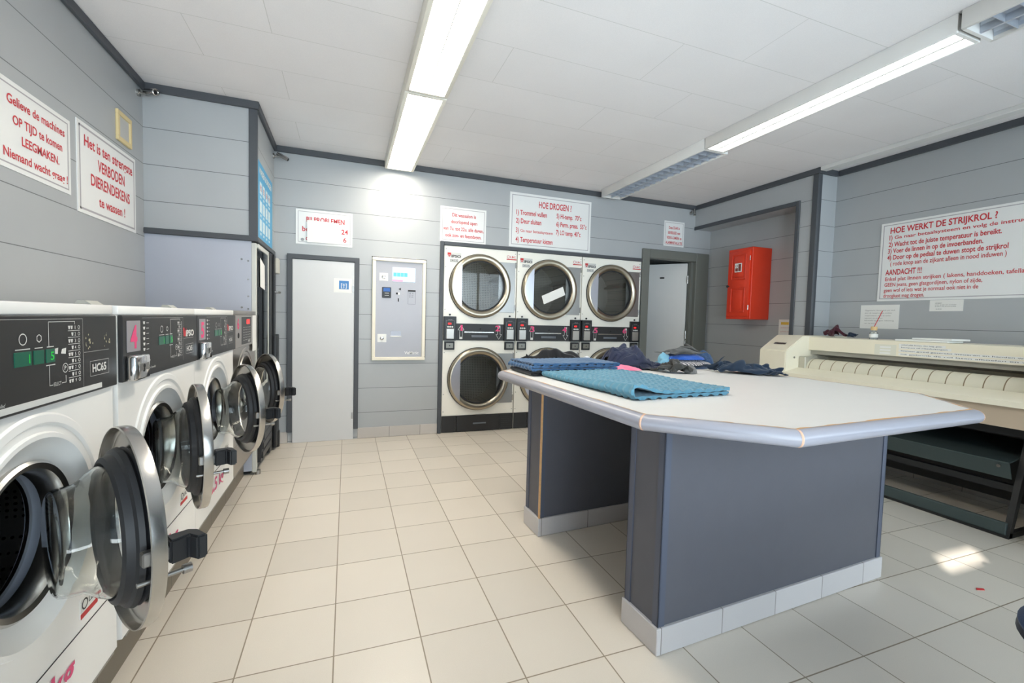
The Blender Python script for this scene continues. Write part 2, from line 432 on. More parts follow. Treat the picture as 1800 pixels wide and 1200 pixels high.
sign('wall_sign', 'white sign forbidding animal blankets, below the small yellowed frame', (XL, 2.852, 2.122), UL, .648, .456,
     [('Het is ten strengste', .10, .93, .245, .055, B), ('VERBODEN', .30, .77, .445, .058, B), ('DIERENDEKENS', .19, .87, .645, .058, B), ('te wassen !', .31, .77, .85, .05, B)], NL, bw=.01)
s1 = sign('wall_sign', 'white problem-call sign half covered by paper above the flush door', (-.437, YB, 2.13), UB, .48, .312,
     [('BIJ PROBLEMEN', .18, .855, .345, .043, .02), ('bellen', .11, .40, .625, .043, .02), ('24', .80, .92, .63, .043, .02), ('of', .17, .26, .88, .040, .02), ('6', .835, .89, .865, .043, .02)], NB, bw=.004)
MB().cyl((.055, -.004, -.272), (.055, -.008, -.272), .014, 20).build('screw_cap', m_steel_d, s1)
pc = MB(); pc.poly([(-.345, YB-.020, 2.035), (-.075, YB-.009, 2.03), (-.072, YB-.009, 1.838), (-.342, YB-.020, 1.836)], (0, -.0012, 0))
tag(pc.build('paper_sheet', m_paper), 'blank white paper taped over the middle of the problem-call sign', 'paper')
sign('wall_sign', 'small white opening-hours sign between the pay terminal and dryers', (.870, YB, 2.304), UB, .478, .352,
     [('Dit wassalon is', .25, .77, .27, .034, .02), ('doorlopend open', .23, .80, .46, .034, .02), ('van 7u. tot 22u. alle dagen,', .065, .945, .66, .034, .02), ('ook zon- en feestdagen.', .11, .90, .85, .034, .02)], NB, bw=.005)
sign('wall_sign', 'large white drying-instructions sign above the stacked dryers', (1.605, YB, 2.534), UB, .98, .572,
     [('HOE DROGEN ?', .34, .745, .235, .066, B), ('1) Trommel vullen', .075, .44, .40, .05, B), ('2) Deur sluiten', .075, .375, .555, .05, B), ('3)', .075, .11, .73, .05, B),
      ('Ga naar betaalsysteem', .13, .52, .715, .03, .012), ('4) Temperatuur kiezen', .075, .52, .90, .05, B),
      ('5) Hi-temp.  70°c', .56, .875, .39, .05, B), ('6) Perm. press.  55°c', .56, .945, .545, .05, B), ('7) LO temp. 40°c', .56, .87, .70, .05, B)], NB, border=.024, bw=.007)
sign('wall_sign', 'smallest white sign, camera and alarm warning above the open door', (3.604, YB, 2.436), UB, .303, .302,
     [('Deze ZAAK is', .23, .76, .31, .032, B), ('BEVEILIGD met', .20, .80, .51, .032, B), ('VIDEO-CAMERA en', .13, .87, .71, .032, B), ('ALARMINSTALLATIE', .09, .91, .91, .032, B)], NB, border=.016, bw=.005)
SH = .662
s5 = sign('wall_sign', 'big white sign with ironing-roller instructions above the cream ironer', (XR, 2.526, 2.09), UR, 1.12, SH,
     [('HOE WERKT DE STRIJKROL ?', .062, .655, .138, .048, .022), ('1)', .058, .078, .222, .04, B), ('Ga naar betaalsysteem en volg de instructies.', .092, .855, .212, .026, .014),
      ('2) Wacht tot de juiste temperatuur is bereikt.', .056, .68, .307, .038, B), ('3) Voer de linnen in op de invoerbanden.', .054, .595, .39, .038, B),
      ('4) Door op de pedaal te duwen stopt de strijkrol', .052, .715, .472, .038, B), ('( rode knop aan de zijkant alleen in nood induwen )', .075, .71, .550, .035, .010),
      ('AANDACHT !!!', .047, .275, .667, .046, .022), ('Enkel plat linnen strijken ( lakens, handdoeken, tafellakens,...)', .047, .90, .742, .031, .010),
      ('GEEN jeans, geen glasgordijnen, nylon of zijde,', .045, .605, .815, .031, .010), ('geen wol of iets wat je normaal ook niet in de', .043, .588, .885, .031, .010), ('droogkast mag drogen.', .042, .30, .955, .031, .010)], NR, border=.017, bw=.006)
sign('notice', 'larger white paper notice on the wall behind the reed diffuser', (XR, 2.652, 1.396), UR, .298, .205,
     [('Opgemerkt: linnen stuk per stuk', .12, .90, .25, .011, .0), ('door de mangel voeren, stukken', .12, .82, .36, .009, .0), ('mangel bedienen onder de doeken', .12, .80, .47, .009, .0), ('ingevoerd, zijn niet meer', .12, .60, .58, .009, .0), ('hersteld op eigen rekening', .12, .88, .68, .009, .0), ('van de klant', .12, .42, .80, .009, .0)], NR, border=0, cat='notice', mat=m_paper, matt=M('grey_ink', (150, 146, 142), .8), thick=.001)
sign('notice', 'small white paper slip stuck under the big ironing sign', (XR, 2.151, 1.426), UR, .206, .087,
     [('OPGELET', .17, .38, .32, .006, .01), ('strijken op eigen risico van de klant', .17, .80, .47, .006, .0), ('de zaak is niet verantwoordelijk', .17, .80, .60, .006, .0), ('de uitbater', .20, .38, .84, .006, .0)], NR, border=0, cat='notice', mat=m_paper, matt=m_ink, thick=.001)
nt = sign('notice', 'paper notice with a yellow heading in the alcove beside the ironer', (XR, 3.452, 1.262), UR, .17, .24,
     [('aandacht klanten', .15, .95, .38, .012, .0), ('gelieve niet te', .15, .90, .55, .012, .0), ('wassen', .15, .55, .72, .014, .0), ('met de hand', .15, .9, .88, .012, .0)], NR, border=0, cat='notice', mat=m_paper, matt=M('faded_red_ink', (205, 150, 150), .8), thick=.001)
nt2 = MB(); nt2.quad((-.0016, -.025, -.028), (-.0016, -.025, -.055), (-.0016, -.115, -.055), (-.0016, -.115, -.028)); nt2.build('heading', M('yellow_marker', (228, 190, 80), .8), nt)
dn = sign('notice', 'white paper notice with a blue square emblem on the flush door', (-.115, YB-.022, 1.525), UB, .158, .132, [], NB, border=0, cat='notice', mat=m_paper, thick=.001)
e = MB(); e.quad((.045, -.0018, -.022), (.045, -.0018, -.10), (.13, -.0018, -.10), (.13, -.0018, -.022)); e.build('emblem', M('blue_emblem', (70, 130, 190), .6), dn)
e = MB(); text(e, '[†]', (0, -.0024, -.082), UB, (0, 0, 1), .062, .113, .036, .01); e.build('emblem_mark', m_paper, dn, 0)
# framed blank plate by the corner
fp = thing('picture_frame', 'small yellowed frame holding a blank grey sheet under the ceiling camera', 'frame', (XL, 3.26, 2.34))
fm = MB()
for a, b, c, d in ((0, .178, -.026, 0), (0, .178, -.174, -.148), (0, .024, -.148, -.026), (.154, .178, -.148, -.026)): fm.box(0, .014, a, b, c, d, .002, 1)
fm.build('frame', M('yellowed_wood', (222, 202, 152), .6, var=.08), fp); MB().box(0, .006, .02, .158, -.152, -.022).build('sheet', M('grey_sheet', (190, 190, 188), .5), fp)

# ------------------------------------------------------------------ poster on the bulkhead side
po = thing('poster', 'bright blue price poster on the bulkhead above the vending machine', 'poster', (-.61, 3.66, 2.285))
MB().box(.002, .006, 0, .66, -.565, 0).build('sheet', M('poster_blue', (64, 160, 206), .4, var=.12, scale=8), po)
pm = MB(); random.seed(3)
for r in range(3):
    for c in range(4):
        y0 = .08+c*.125; z1 = -.14-r*.135
        pm.box(.006, .0066, y0, y0+.085, z1-.085, z1)
        pm.box(.006, .0066, y0+.02, y0+.065, z1-.115, z1-.098)
pm.build('pictures', M('poster_pictures', (206, 222, 228), .5, var=.3, scale=60), po, 0)
pm = MB(); text(pm, 'WASSEN & DROGEN', (.0068, 0, -.085), UL, (0, 0, 1), .06, .60, .045, .02)
pm.build('heading', m_paper, po, 0)
pm = MB()
for c in range(4): text(pm, '€ %d' % (c+2), (.0072, 0, -.20), UL, (0, 0, 1), .09+c*.125, .15+c*.125, .035, .02)
pm.build('prices', m_redink, po, 0)

# ------------------------------------------------------------------ security cameras
def cctv(label, loc, wall, look, rr=.016):
    r = thing('security_camera', label, 'camera', loc, 0, 'security cameras under the ceiling')
    w = V(wall); l = V(look).normalized(); p = w*.06 + V((0, 0, -.012))
    MB().cyl(V((0, 0, -.012)), w*.012+V((0, 0, -.012)), .022, 20).build('base', m_steel, r)
    MB().tube([w*.01+V((0, 0, -.012)), p], .008, 10).build('arm', m_steel, r)
    b = MB(); b.lathe([(0, -.012), (rr*.8, -.012), (rr, -.004), (rr, .085), (rr*.82, .088), (rr*.8, .078), (0, .078)], p - l*.02 + V((0, 0, .012)), l, 24); b.build('body', m_steel, r)
    MB().disc(p - l*.02 + V((0, 0, .012)) + l*.079, l, rr*.6, 20).build('lens', m_dark, r)
    return r
cctv('silver security camera in the ceiling corner above the yellowed frame', (XL, 3.56, 2.575), (1, 0, 0), (.75, -.6, -.12), .022)
cctv('silver security camera in the corner beside the blue poster', (-.61, 4.40, 2.555), (1, 0, 0), (.85, -.15, -.45))
cctv('silver security camera high above the open door', (4.0, YB, 2.575), (0, -1, 0), (-.35, -.5, -.8))

# ------------------------------------------------------------------ ceiling lamps
def housing(x0, x1, y0, y1, z0, z1, wl, root, mat):
    h = MB(); h.box(x0, x0+wl, y0, y1, z0, z1, .004, 2); h.box(x1-wl, x1, y0, y1, z0, z1, .004, 2)
    h.box(x0+wl, x1-wl, y0, y0+wl*.8, z0, z1); h.box(x0+wl, x1-wl, y1-wl*.8, y1, z0, z1); h.box(x0+wl, x1-wl, y0, y1, z1-.006, z1)
    return h.build('housing', mat, root)
m_lampw = M('lamp_white', (228, 226, 222), .4)
m_lampcream = M('lamp_cream', (232, 228, 216), .4)
m_tube_on = M_emit('warm_diffuser', (255, 246, 230), LAMP_WARM)
m_tube_cool = M_emit('cool_tube', (246, 255, 252), LAMP_COOL*1.9)
m_tube_off = M('unlit_tube', (225, 228, 226), .3)
def lamp_a(label, y0, y1):
    r = thing('ceiling_lamp', label, 'lamp', (.455, (y0+y1)/2, ZC), 0, 'fluorescent lamps under the ceiling'); hy = (y1-y0)/2
    housing(-.133, .133, -hy, hy, -.09, 0, .026, r, m_lampcream)
    d = MB()
    for s in (-1, 1): d.box(-.107 if s < 0 else .003, -.003 if s < 0 else .107, -hy+.022, hy-.022, -.086, -.078, .003, 1)
    d.build('diffuser', m_tube_on, r)
    MB().box(-.003, .003, -hy+.022, hy-.022, -.087, -.076).build('divider', m_lampcream, r)
    return r
lamp_a('longer lit warm-white lamp, the one away from the back wall', 1.27, 2.86)
lamp_a('shorter lit warm-white ceiling lamp meeting the back wall', 2.875, 4.40)
def lamp_b(label, x, y0, y1, lit, w=.125):
    r = thing('ceiling_lamp', label, 'lamp', (x, (y0+y1)/2, ZC), 0, 'fluorescent lamps under the ceiling'); hy = (y1-y0)/2; w2 = w
    housing(-w2, w2, -hy, hy, -.088, 0, .018, r, m_lampw)
    inner = m_lampw if lit else M('lamp_reflector', (196, 202, 212), .35, .55)
    rf = MB(); n = 40
    for s in (-1, 1):
        cx = s*(w2-.018)/2
        pts = [(cx+(w2-.02)/2*math.cos(a), -.072+.055*math.sin(a)) for a in [PI*i/10 for i in range(11)]]
        for (xa, za), (xb, zb) in zip(pts, pts[1:]):
            rf.quad((xa, -hy+.016, za), (xb, -hy+.016, zb), (xb, hy-.016, zb), (xa, hy-.016, za))
    rf.build('reflector', inner, r)
    MB().box(-.006, .006, -hy+.015, hy-.015, -.084, -.02).build('divider', inner, r)
    k = int((y1-y0)/.085)
    for i in range(1, k):
        y = -hy+.015+(2*hy-.03)*i/k
        for s in (-1, 1):
            a, b = sorted((s*.006, s*(w2-.018))); MB().box(a, b, y-.0015, y+.0015, -.084, -.05).build('louvre', inner, r, 0)
    for s in (-1, 1):
        MB().cyl((s*(w2-.018)/2, -hy+.03, -.045), (s*(w2-.018)/2, hy-.03, -.045), .013, 12).build('tube', m_tube_cool if lit else m_tube_off, r)
    return r
lamp_b('unlit louvred ceiling lamp with silver reflector meeting the back wall', 2.768, 2.845, 4.36, False)
lamp_b('long lit cool-white louvred lamp between two unlit louvred ones', 2.740, 1.285, 2.835, True, .098)
lamp_b('unlit louvred ceiling lamp that stays clear of the back wall', 2.758, -.27, 1.268, False, .125)

# ------------------------------------------------------------------ washing machines
m_drum = M_perf('washer_drum_steel', (150, 148, 146), .016, .26, .3)
m_ss = M('stainless_body', (172, 166, 160), .33, 1.0, var=.05, scale=10)
WZ, WR = .690, .158
def washer(yc, label, hw, number, theta, steel=False, patched=False, sticker=True):
    xf = -.618
    r = thing('washing_machine', label, 'washing machine', (xf, yc, 0), 0, 'front-loading washing machines along the left wall')
    mb_ = m_ss if steel else m_white
    z0, zp, zt, dp = .205, .968, 1.167, .58
    b = MB()
    b.plate_hole((0, 0, 0), (0, 1, 0), (0, 0, 1), 0, 0, 0, WZ, .225, 72, (-hw, hw, z0, zp))
    b.lathe([(.225, 0), (.222, .006), (.212, .006), (.203, -.004), (.188, -.020), (.165, -.026), (.150, -.03)], (0, 0, WZ), (1, 0, 0), 72)
    b.lathe([(.268, -.001), (.262, .004), (.245, .005), (.238, -.001)], (0, 0, WZ), (1, 0, 0), 72, a0=-1.9, a1=1.9)
    b.quad((0, -hw, zp), (0, hw, zp), (0, hw, zt), (0, -hw, zt))
    for s in (-1, 1): b.quad((0, s*hw, z0), (-dp, s*hw, z0), (-dp, s*hw, zt), (0, s*hw, zt))
    b.quad((-dp, -hw, z0), (-dp, hw, z0), (-dp, hw, zt), (-dp, -hw, zt)); b.quad((0, -hw, z0), (0, hw, z0), (-dp, hw, z0), (-dp, -hw, z0))
    b.build('body', mb_, r)
    MB().box(-dp, .004, -hw, hw, zt, zt+.027, .004, 2).build('lid', m_ss if steel else m_white, r)
    MB().poly([(-.14, -.135, zt+.027), (-.19, -.135, zt+.027), (-.18, -.135, zt+.042), (-.16, -.135, zt+.042)], (0, .075, 0)).build('soap_hatch', M('hatch_grey', (190, 190, 182), .5), r)
    MB().box(0, .0015, -hw+.004, hw-.004, .3775, .3795).build('seam', m_ink if not steel else m_steel_d, r)
    MB().box(-.05, .001, -hw+.02, hw-.02, z0-.006, z0).build('base_strip', m_steel_d, r)
    # opening
    MB().lathe([(.150, -.034), (.160, -.028), (.164, -.016), (.158, -.010), (.146, -.014), (.140, -.03), (.140, -.06)], (0, 0, WZ), (1, 0, 0), 64).build('opening_ring', m_steel, r)
    MB().lathe([(.142, -.055), (.150, -.075), (.148, -.095)], (0, 0, WZ), (1, 0, 0), 64).build('boot', M('grey_rubber', (120, 126, 138), .5), r)
    dm = MB(); dm.lathe([(.148, -.095), (.150, -.088), (.166, -.096), (.20, -.12), (.24, -.13), (.24, -.50)], (0, 0, WZ), (1, 0, 0), 64); dm.disc((-.50, 0, WZ), (1, 0, 0), .24, 48)
    dm.build('drum', m_drum, r)
    MB().lathe([(.154, -.080), (.160, -.086), (.154, -.094), (.144, -.092), (.143, -.084)], (0, 0, WZ), (1, 0, 0), 64, closed=True).build('drum_lip', m_chrome, r)
    # control panel
    pmat = m_ss if steel else m_black
    pn = MB().box(0, .012, -hw+.003, hw-.002, zp+.003, zt-.001, .002, 1).build('control_panel', pmat, r)
    X = .0128; Uy, Uz = V((0, 1, 0)), V((0, 0, 1))
    def at(y, z): return V((X, y, z))
    lines = MB()
    def seg(y0, z0_, y1, z1_, t=.0016):
        lines.quad(at(min(y0, y1)-t/2, min(z0_, z1_)-t/2), at(max(y0, y1)+t/2, min(z0_, z1_)-t/2), at(max(y0, y1)+t/2, max(z0_, z1_)+t/2), at(min(y0, y1)-t/2, max(z0_, z1_)+t/2))
    if not steel:
        # card with the machine number
        MB().box(.012, .0135, -hw+.027, -hw+.118, 1.056, 1.150, .001, 1).build('number_card', M('card_grey', (150, 146, 150), .5), r)
        t = MB(); text(t, number, V((.0142, 0, 1.068)), Uy, Uz, -hw+.048, -hw+.094, .068, .03); t.build('number', m_pink, r, 0)
        cb = MB().box(.012, .040, -hw+.016, -hw+.116, .972, 1.048, .008, 3).build('coin_lock', m_chrome, r)
        k = MB(); k.cyl((.0408, -hw+.066, 1.014), (.0416, -hw+.066, 1.014), .006, 16); k.box(.0408, .0416, -hw+.0635, -hw+.0685, .996, 1.012); k.build('keyhole', m_dark, cb)
        k = MB(); k.box(.0398, .0406, -hw+.032, -hw+.100, 1.000, 1.022, .0002, 1); k.build('lock_plate', m_steel_d, cb)
        # wash programme buttons
        for i in range(6):
            seg(-hw+.165, 1.142-i*.017, -hw+.182, 1.142-i*.017); lines.quad(at(-hw+.142, 1.138-i*.017), at(-hw+.152, 1.138-i*.017), at(-hw+.155, 1.147-i*.017), at(-hw+.139, 1.147-i*.017))
        # displays
        for k_, (a, c) in enumerate(((-.076, -.026), (-.018, .014), (.022, .052))):
            dsp = MB().box(.012, .0134, a, c, 1.064, 1.093).build('display', m_green, r)
            g = MB(); text(g, '1' if k_ == 0 else ('5' if k_ == 2 else '-'), V((.0138, 0, 1.069)), Uy, Uz, c-.016 if k_ == 2 else c-.010, c-.004, .018 if k_ != 1 else .01, .01)
            if k_ != 1: g.build('digit', m_greend, dsp, 0)
            seg(a+.004, 1.098, c-.004, 1.098, .002)
        seg(.022, 1.058, .052, 1.058, .002); seg(.032, 1.100, .032, 1.152); seg(.032, 1.152, .131, 1.152); seg(.131, 1.146, .131, 1.152)
        seg(.032, 1.013, .032, 1.056); seg(.032, 1.013, .043, 1.013); seg(.077, 1.013, .092, 1.013); seg(.092, 1.013, .092, 1.028)
        text(lines, 'SELECT', at(0, 1.0095), Uy, Uz, .046, .074, .008, .0); text(lines, 'P', at(0, 1.041), Uy, Uz, .087, .094, .010, .01)
        lines.lathe([(.0095, 0), (.011, 0)], at(.0905, 1.046), (1, 0, 0), 20)
        lines.lathe([(.010, 0), (.012, 0)], at(-.050, 1.118), (1, 0, 0), 20); lines.lathe([(.007, 0), (.009, 0)], at(.0, 1.118), (1, 0, 0), 6)
        for i in range(9):
            z = 1.137-i*.0157
            text(lines, str(i+1), at(0, z-.003), Uy, Uz, .130, .135, .008, .01)
            if i < 8: seg(.104, z-.0065, .152, z-.0065, .0012)
            for q in ((.104, .114, .1255) if i % 2 == 0 else (.1165,))[:2]:
                lines.quad(at(q+.002, z-.003), at(q+.007, z-.003), at(q+.009, z+.005), at(q, z+.005))
            lines.lathe([(.003, 0), (.0045, 0)], at(.148, z+.001), (1, 0, 0), 10)
        seg(-hw+.135, 1.162-.004, .165, 1.158, .0007); seg(.165, .99, .165, 1.158, .0007); seg(.170, 1.075, .29, 1.075, .0007)
        for q in ((.196, 1.012, .288, 1.012), (.196, 1.050, .288, 1.050), (.196, 1.012, .196, 1.050), (.288, 1.012, .288, 1.050)): seg(*q, .0008)
        text(lines, 'HC65', at(0, 1.022), Uy, Uz, .206, .275, .020, .03)
        text(lines, 'Microcomputer Controlled', at(0, .992), Uy, Uz, -hw+.140, -hw+.235, .007, .005, .4)
        text(lines, 'E6', at(0, 1.016), Uy, Uz, -hw+.165, -hw+.192, .014, .0)
        if patched:
            for q in ((.105, 1.088), (.075, 1.09)): lines.quad(at(q[0]-.03, q[1]-.008), at(q[0]-.012, q[1]-.010), at(q[0]-.010, q[1]+.004), at(q[0]-.026, q[1]+.002))
            st = MB().box(.012, .0132, -hw+.08, .250, .977, .990).build('label_strip', m_print, r)
            p2 = MB(); random.seed(7)
            for i in range(26):
                y = random.choice((.19, .28))+random.uniform(-.016, .02); z = 1.098+random.uniform(-.018, .022); s_ = random.uniform(.001, .004)
                p2.quad(at(y, z), at(y+s_, z-.001), at(y+s_*1.3, z+s_), at(y+.001, z+s_*1.6))
            p2.build('sticker_residue', M('residue', (200, 192, 160), .8), r, 0)
        else:
            t = MB(); text(t, 'IPSO', V((X, 0, 1.083)), Uy, Uz, .196, .296, .024, .045); t.build('logo', m_print, r, 0)
            t = MB(); t.quad(at(.172, 1.083), at(.196, 1.083), at(.203, 1.116), at(.184, 1.100)); t.quad(at(.172, 1.083), at(.184, 1.1), at(.180, 1.118), at(.166, 1.116)); t.build('logo_mark', m_red, r, 0)
    else:
        MB().box(.012, .0135, -.16, .12, .985, 1.155, .001, 1).build('display_board', m_black, r)
        t = MB(); text(t, number, V((X, 0, 1.085)), Uy, Uz, -hw+.05, -hw+.10, .06, .04); t.build('number', m_pink, r, 0)
        X = .0140
        for i in range(6):
            for y in (-.12, -.06, .0, .06): seg(y, 1.09-i*.016, y+.03, 1.09-i*.016, .003)
        MB().box(.0135, .0142, -.02, .07, 1.11, 1.14).build('digit', m_lcd, r)
        text(lines, 'IPSO', at(0, .992), Uy, Uz, .02, .09, .014, .03)
        t = MB().box(.0122, .0135, .17, .29, .92, 1.165).build('price_card', m_paper, r)
        MB().cyl((.012, -hw+.08, 1.045), (.0145, -hw+.08, 1.045), .016, 20).build('coin_slot', m_dark, r)
    lines.build('panel_print', m_print, r, 0)
    if not steel:
        t = MB(); text(t, '6.5 kg', V((.002, 0, .285)), Uy, Uz, -.125, .125, .062, .02, .0); t.build('weight_lettering', m_pink, r, 0)
    if sticker and not steel:
        s_ = MB().box(0, .0012, .155, .235, .405, .455).build('sticker', m_paper, r); MB().box(.0012, .0018, .155, .235, .405, .418).build('sticker_band', m_redink, s_)
        t = MB(); t.lathe([(.010, 0), (.014, 0)], (.0018, .175, .437), (1, 0, 0), 20); text(t, 'LBC', V((.0018, 0, .43)), Uy, Uz, .193, .228, .014, .01); t.build('sticker_print', m_ink, s_, 0)
    # open door, hinged on the far side
    e_ = .25; zc = -.005
    d = MB(); cen = (0, -e_, zc)
    d.lathe([(.150, .020), (.218, .021), (.228, .018), (.230, .012), (.230, -.008), (.2275, -.010), (.2255, -.006), (.2255, .008), (.220, .014), (.150, .014)], cen, (1, 0, 0), 80, closed=True)
    d.box(-.01, .02, -.03, .004, zc-.10, zc-.06, .003, 1); d.box(-.01, .02, -.03, .004, zc+.06, zc+.10, .003, 1)
    door = d.build('door', m_steel, r, 50)
    door.location = (.002, e_, WZ-.003); door.rotation_euler = (0, 0, math.radians(theta))
    MB().lathe([(.152, .014), (.176, .013), (.181, .004), (.174, .000), (.182, -.006), (.178, -.016), (.168, -.020), (.163, -.034), (.152, -.039), (.147, -.030)], cen, (1, 0, 0), 72, closed=True).build('gasket', m_rubber, door)
    out_ = [(.1475, .012), (.148, -.03), (.145, -.046), (.136, -.060), (.124, -.072), (.117, -.082), (.115, -.108), (.111, -.119), (.103, -.124)]
    inn_ = [(r_-.005, h_+(.004 if h_ < -.1 else 0)) for r_, h_ in out_]
    MB().lathe(out_+[(1e-5, -.126), (1e-5, -.121)]+inn_[::-1], cen, (1, 0, 0), 72, closed=True).build('glass_bowl', m_bowl, door, 60)
    h = MB(); yh = -e_-.215
    h.poly([(.022, yh+.026, zc-.026), (.066, yh+.026, zc-.026), (.080, yh+.010, zc-.026), (.084, yh-.030, zc-.026), (.064, yh-.030, zc-.026), (.056, yh-.006, zc-.026), (.022, yh-.012, zc-.026)], (0, 0, .052))
    bmesh.ops.bevel(h.bm, geom=list(h.bm.edges), offset=.004, segments=2, affect='EDGES')
    h.build('handle', m_blackp, door)
    l = MB(); l.box(-.022, .03, yh-.004, yh+.018, zc-.018, zc+.012, .003, 1); l.cyl((-.028, yh+.012, zc-.055), (.062, yh+.012, zc-.055), .005, 12); l.cyl((.05, yh+.012, zc-.055), (.066, yh+.012, zc-.055), .010, 12)
    l.build('latch', m_steel_d, door)
    return r
washer(1.218, 'white washing machine with scraped-off panel sticker and white strip under panel', .338, '3', 33, patched=True)
washer(1.928, 'white washing machine with a clear pink number 4', .341, '4', 22)
washer(2.620, 'white washing machine numbered 5, beside the stainless one', .349, '5', 28.5)
washer(3.300, 'stainless steel washing machine beside the tall vending machine', .330, '6', 29, steel=True)

# ------------------------------------------------------------------ vending machine under the bulkhead
vm = thing('vending_machine', 'tall vending machine with glass front under the bulkhead, behind the washers', 'vending machine', (-.61, 3.635, 0))
b = MB(); b.box(-.65, -.635, .012, .80, .03, 1.69); b.box(-.635, -.03, .795, .80, .03, 1.69); b.box(-.635, -.03, .012, .795, 1.665, 1.69); b.box(-.635, -.03, .012, .795, .03, .06)
b.build('cabinet', M('vending_inside', (150, 158, 166), .5), vm)
sp = MB(); sp.box(-.65, -.03, 0, .012, .03, 1.69)
sp = sp.build('side_panel', M('side_panel_grey', (182, 186, 198), .4, var=.03), vm)
sc = MB()
for z in (1.55, 1.42, 1.30, 1.21):
    sc.cyl((-.05, 0, z), (-.05, -.003, z), .006, 10)
    if z in (1.55, 1.21): sc.cyl((-.09, 0, z+.01), (-.09, -.003, z+.01), .007, 10)
sc.build('screws', m_steel, sp)
al = MB(); al.box(-.03, .0, .0, .035, .02, 1.68, .003, 1); al.box(-.03, .012, .44, .47, .55, 1.68, .003, 1); al.box(-.03, .012, .035, .44, 1.645, 1.68, .003, 1); al.box(-.03, .012, .035, .44, .62, .65, .003, 1)
al.build('door_frame', M('aluminium_frame', (206, 206, 198), .35, var=.03), vm)
MB().box(.003, .009, .03, .445, .64, 1.655).build('glass', M_pane('vending_pane', (225, 232, 234), 2.1), vm)
shf = MB()
for z in (.72, .95, 1.18, 1.41): shf.box(-.60, -.08, .02, .78, z, z+.012)
shf.build('shelf', m_steel_d, vm)
cl = MB(); cl.box(-.03, .018, .475, .80, .02, 1.68, .006, 2); cl.box(.018, .045, .62, .80, .02, 1.00, .006, 2); cl.box(.018, .030, .62, .70, 1.0, 1.68, .004, 1)
cl.build('coin_column', m_blackp, vm)
cp = MB(); cp.box(.018, .052, .70, .785, 1.53, 1.66, .004, 1); cp.build('coin_mechanism', M('coin_grey', (200, 198, 186), .5), vm)
MB().box(.018, .060, .66, .79, 1.36, 1.375, .003, 1).build('pull_handle', m_steel_d, vm)
lw = MB(); lw.poly([(-.03, .035, .08), (.02, .035, .08), (.04, .035, .30), (.012, .035, .62), (-.03, .035, .62)], (0, .43, 0))
for i in range(3): lw.box(.015+.004*i, .034+.004*i, .06, .45, .10+.07*i, .15+.07*i, .004, 1)
lw.build('delivery_panel', m_blackp, vm)
MB().cyl((.012, .75, 0), (.012, .75, .14), .045, 24).build('foot', m_blackp, vm); MB().cyl((.005, .02, 0), (.005, .02, .03), .018, 16).build('foot', m_steel_d, vm)
MB().box(-.6, -.05, .04, .76, 0, .03).build('base', m_dark, vm)
vp = MB(); vp.poly([(-.5955, 3.70, 1.585), (-.5955, 3.885, 1.545), (-.5955, 3.89, 1.36), (-.5955, 3.705, 1.375)], (.001, 0, 0))
tag(vp.build('paper_sheet', m_paper), 'white paper sheet taped on the vending machine glass', 'paper')

# ------------------------------------------------------------------ pay terminal
pt = thing('payment_terminal', 'grey steel payment terminal in a cream frame on back wall', 'payment terminal', (.225, YB, .757))
w_, h_ = .508, .988
f = MB(); fw = .032
f.box(0, w_, -.035, 0, 0, fw, .004, 1); f.box(0, w_, -.035, 0, h_-fw, h_, .004, 1); f.box(0, fw, -.035, 0, fw, h_-fw, .004, 1); f.box(w_-fw, w_, -.035, 0, fw, h_-fw, .004, 1)
f.build('frame', M('terminal_cream', (240, 232, 214), .5), pt)
g = MB(); g.box(-.006, w_+.006, -.004, 0, h_, h_+.008); g.box(w_, w_+.008, -.004, 0, .02, h_); g.build('gap_seal', m_dark, pt)
MB().box(fw, w_-fw, -.014, 0, fw, h_-fw).build('panel', M('terminal_steel', (168, 168, 174), .42, .15, var=.03), pt)
Yp = -.0145
sr = MB().box(.185, .405, -.019, -.014, .765, .905, .003, 1).build('screen', M_emit('screen_light', (206, 234, 246), .25), pt)
t = MB()
for i in range(4): t.box(.195+i*.034, .226+i*.034, -.0198, -.019, .815, .852)
t.build('screen_buttons', M_emit('screen_blue', (96, 190, 222), .15), sr, 0)
t = MB(); t.box(.186, .285, -.0198, -.019, .768, .785); t.build('screen_band', M_emit('screen_pink', (236, 150, 176), .5), sr, 0)
t = MB(); t.lathe([(.014, 0), (.0155, 0)], (.372, -.0199, .833), (0, -1, 0), 20); text(t, 'Kies uw machine', V((0, -.0199, .872)), UB, V((0, 0, 1)), .22, .33, .010, 0); t.build('screen_print', m_signb, sr, 0)
for (x, z, q) in ((.105, .805, .04), (.095, .215, .042)):
    k = MB().box(x-q, x+q, -.017, -.014, z-q*.95, z+q*.95, .001, 1).build('lock_plate', m_paper, pt)
    MB().lathe([(.018, 0), (.018, .006), (.012, .008), (0, .008)], (x, -.017, z), (0, -1, 0), 24).build('lock', m_steel, k)
cr = MB().box(.092, .175, -.024, -.014, .605, .708, .003, 1).build('card_reader', m_blackp, pt)
MB().box(.103, .165, -.026, -.024, .665, .700).build('reader_screen', M_emit('reader_blue', (40, 90, 160), .18), cr)
t = MB()
for i in range(2): t.box(.115, .155, -.0262, -.024, .648-i*.022, .652-i*.022)
t.build('reader_print', m_print, cr)
cs = MB(); cs.poly([(.245, Yp, .695), (.268, Yp, .708), (.268, Yp, .682)], (0, -.001, 0)); cs.box(.222, .240, -.016, -.014, .642, .660); cs.box(.240, .250, -.016, -.014, .572, .605); cs.build('coin_slot', m_dark, pt)
MB().box(.241, .258, -.0165, -.014, .641, .661).build('coin_button', m_paper, pt)
t = MB()
for i in range(4): t.lathe([(.011, 0), (.013, 0)], (.288, -.0148, .695-i*.026), (0, -1, 0), 18)
t.build('coin_print', m_signb, pt, 0)
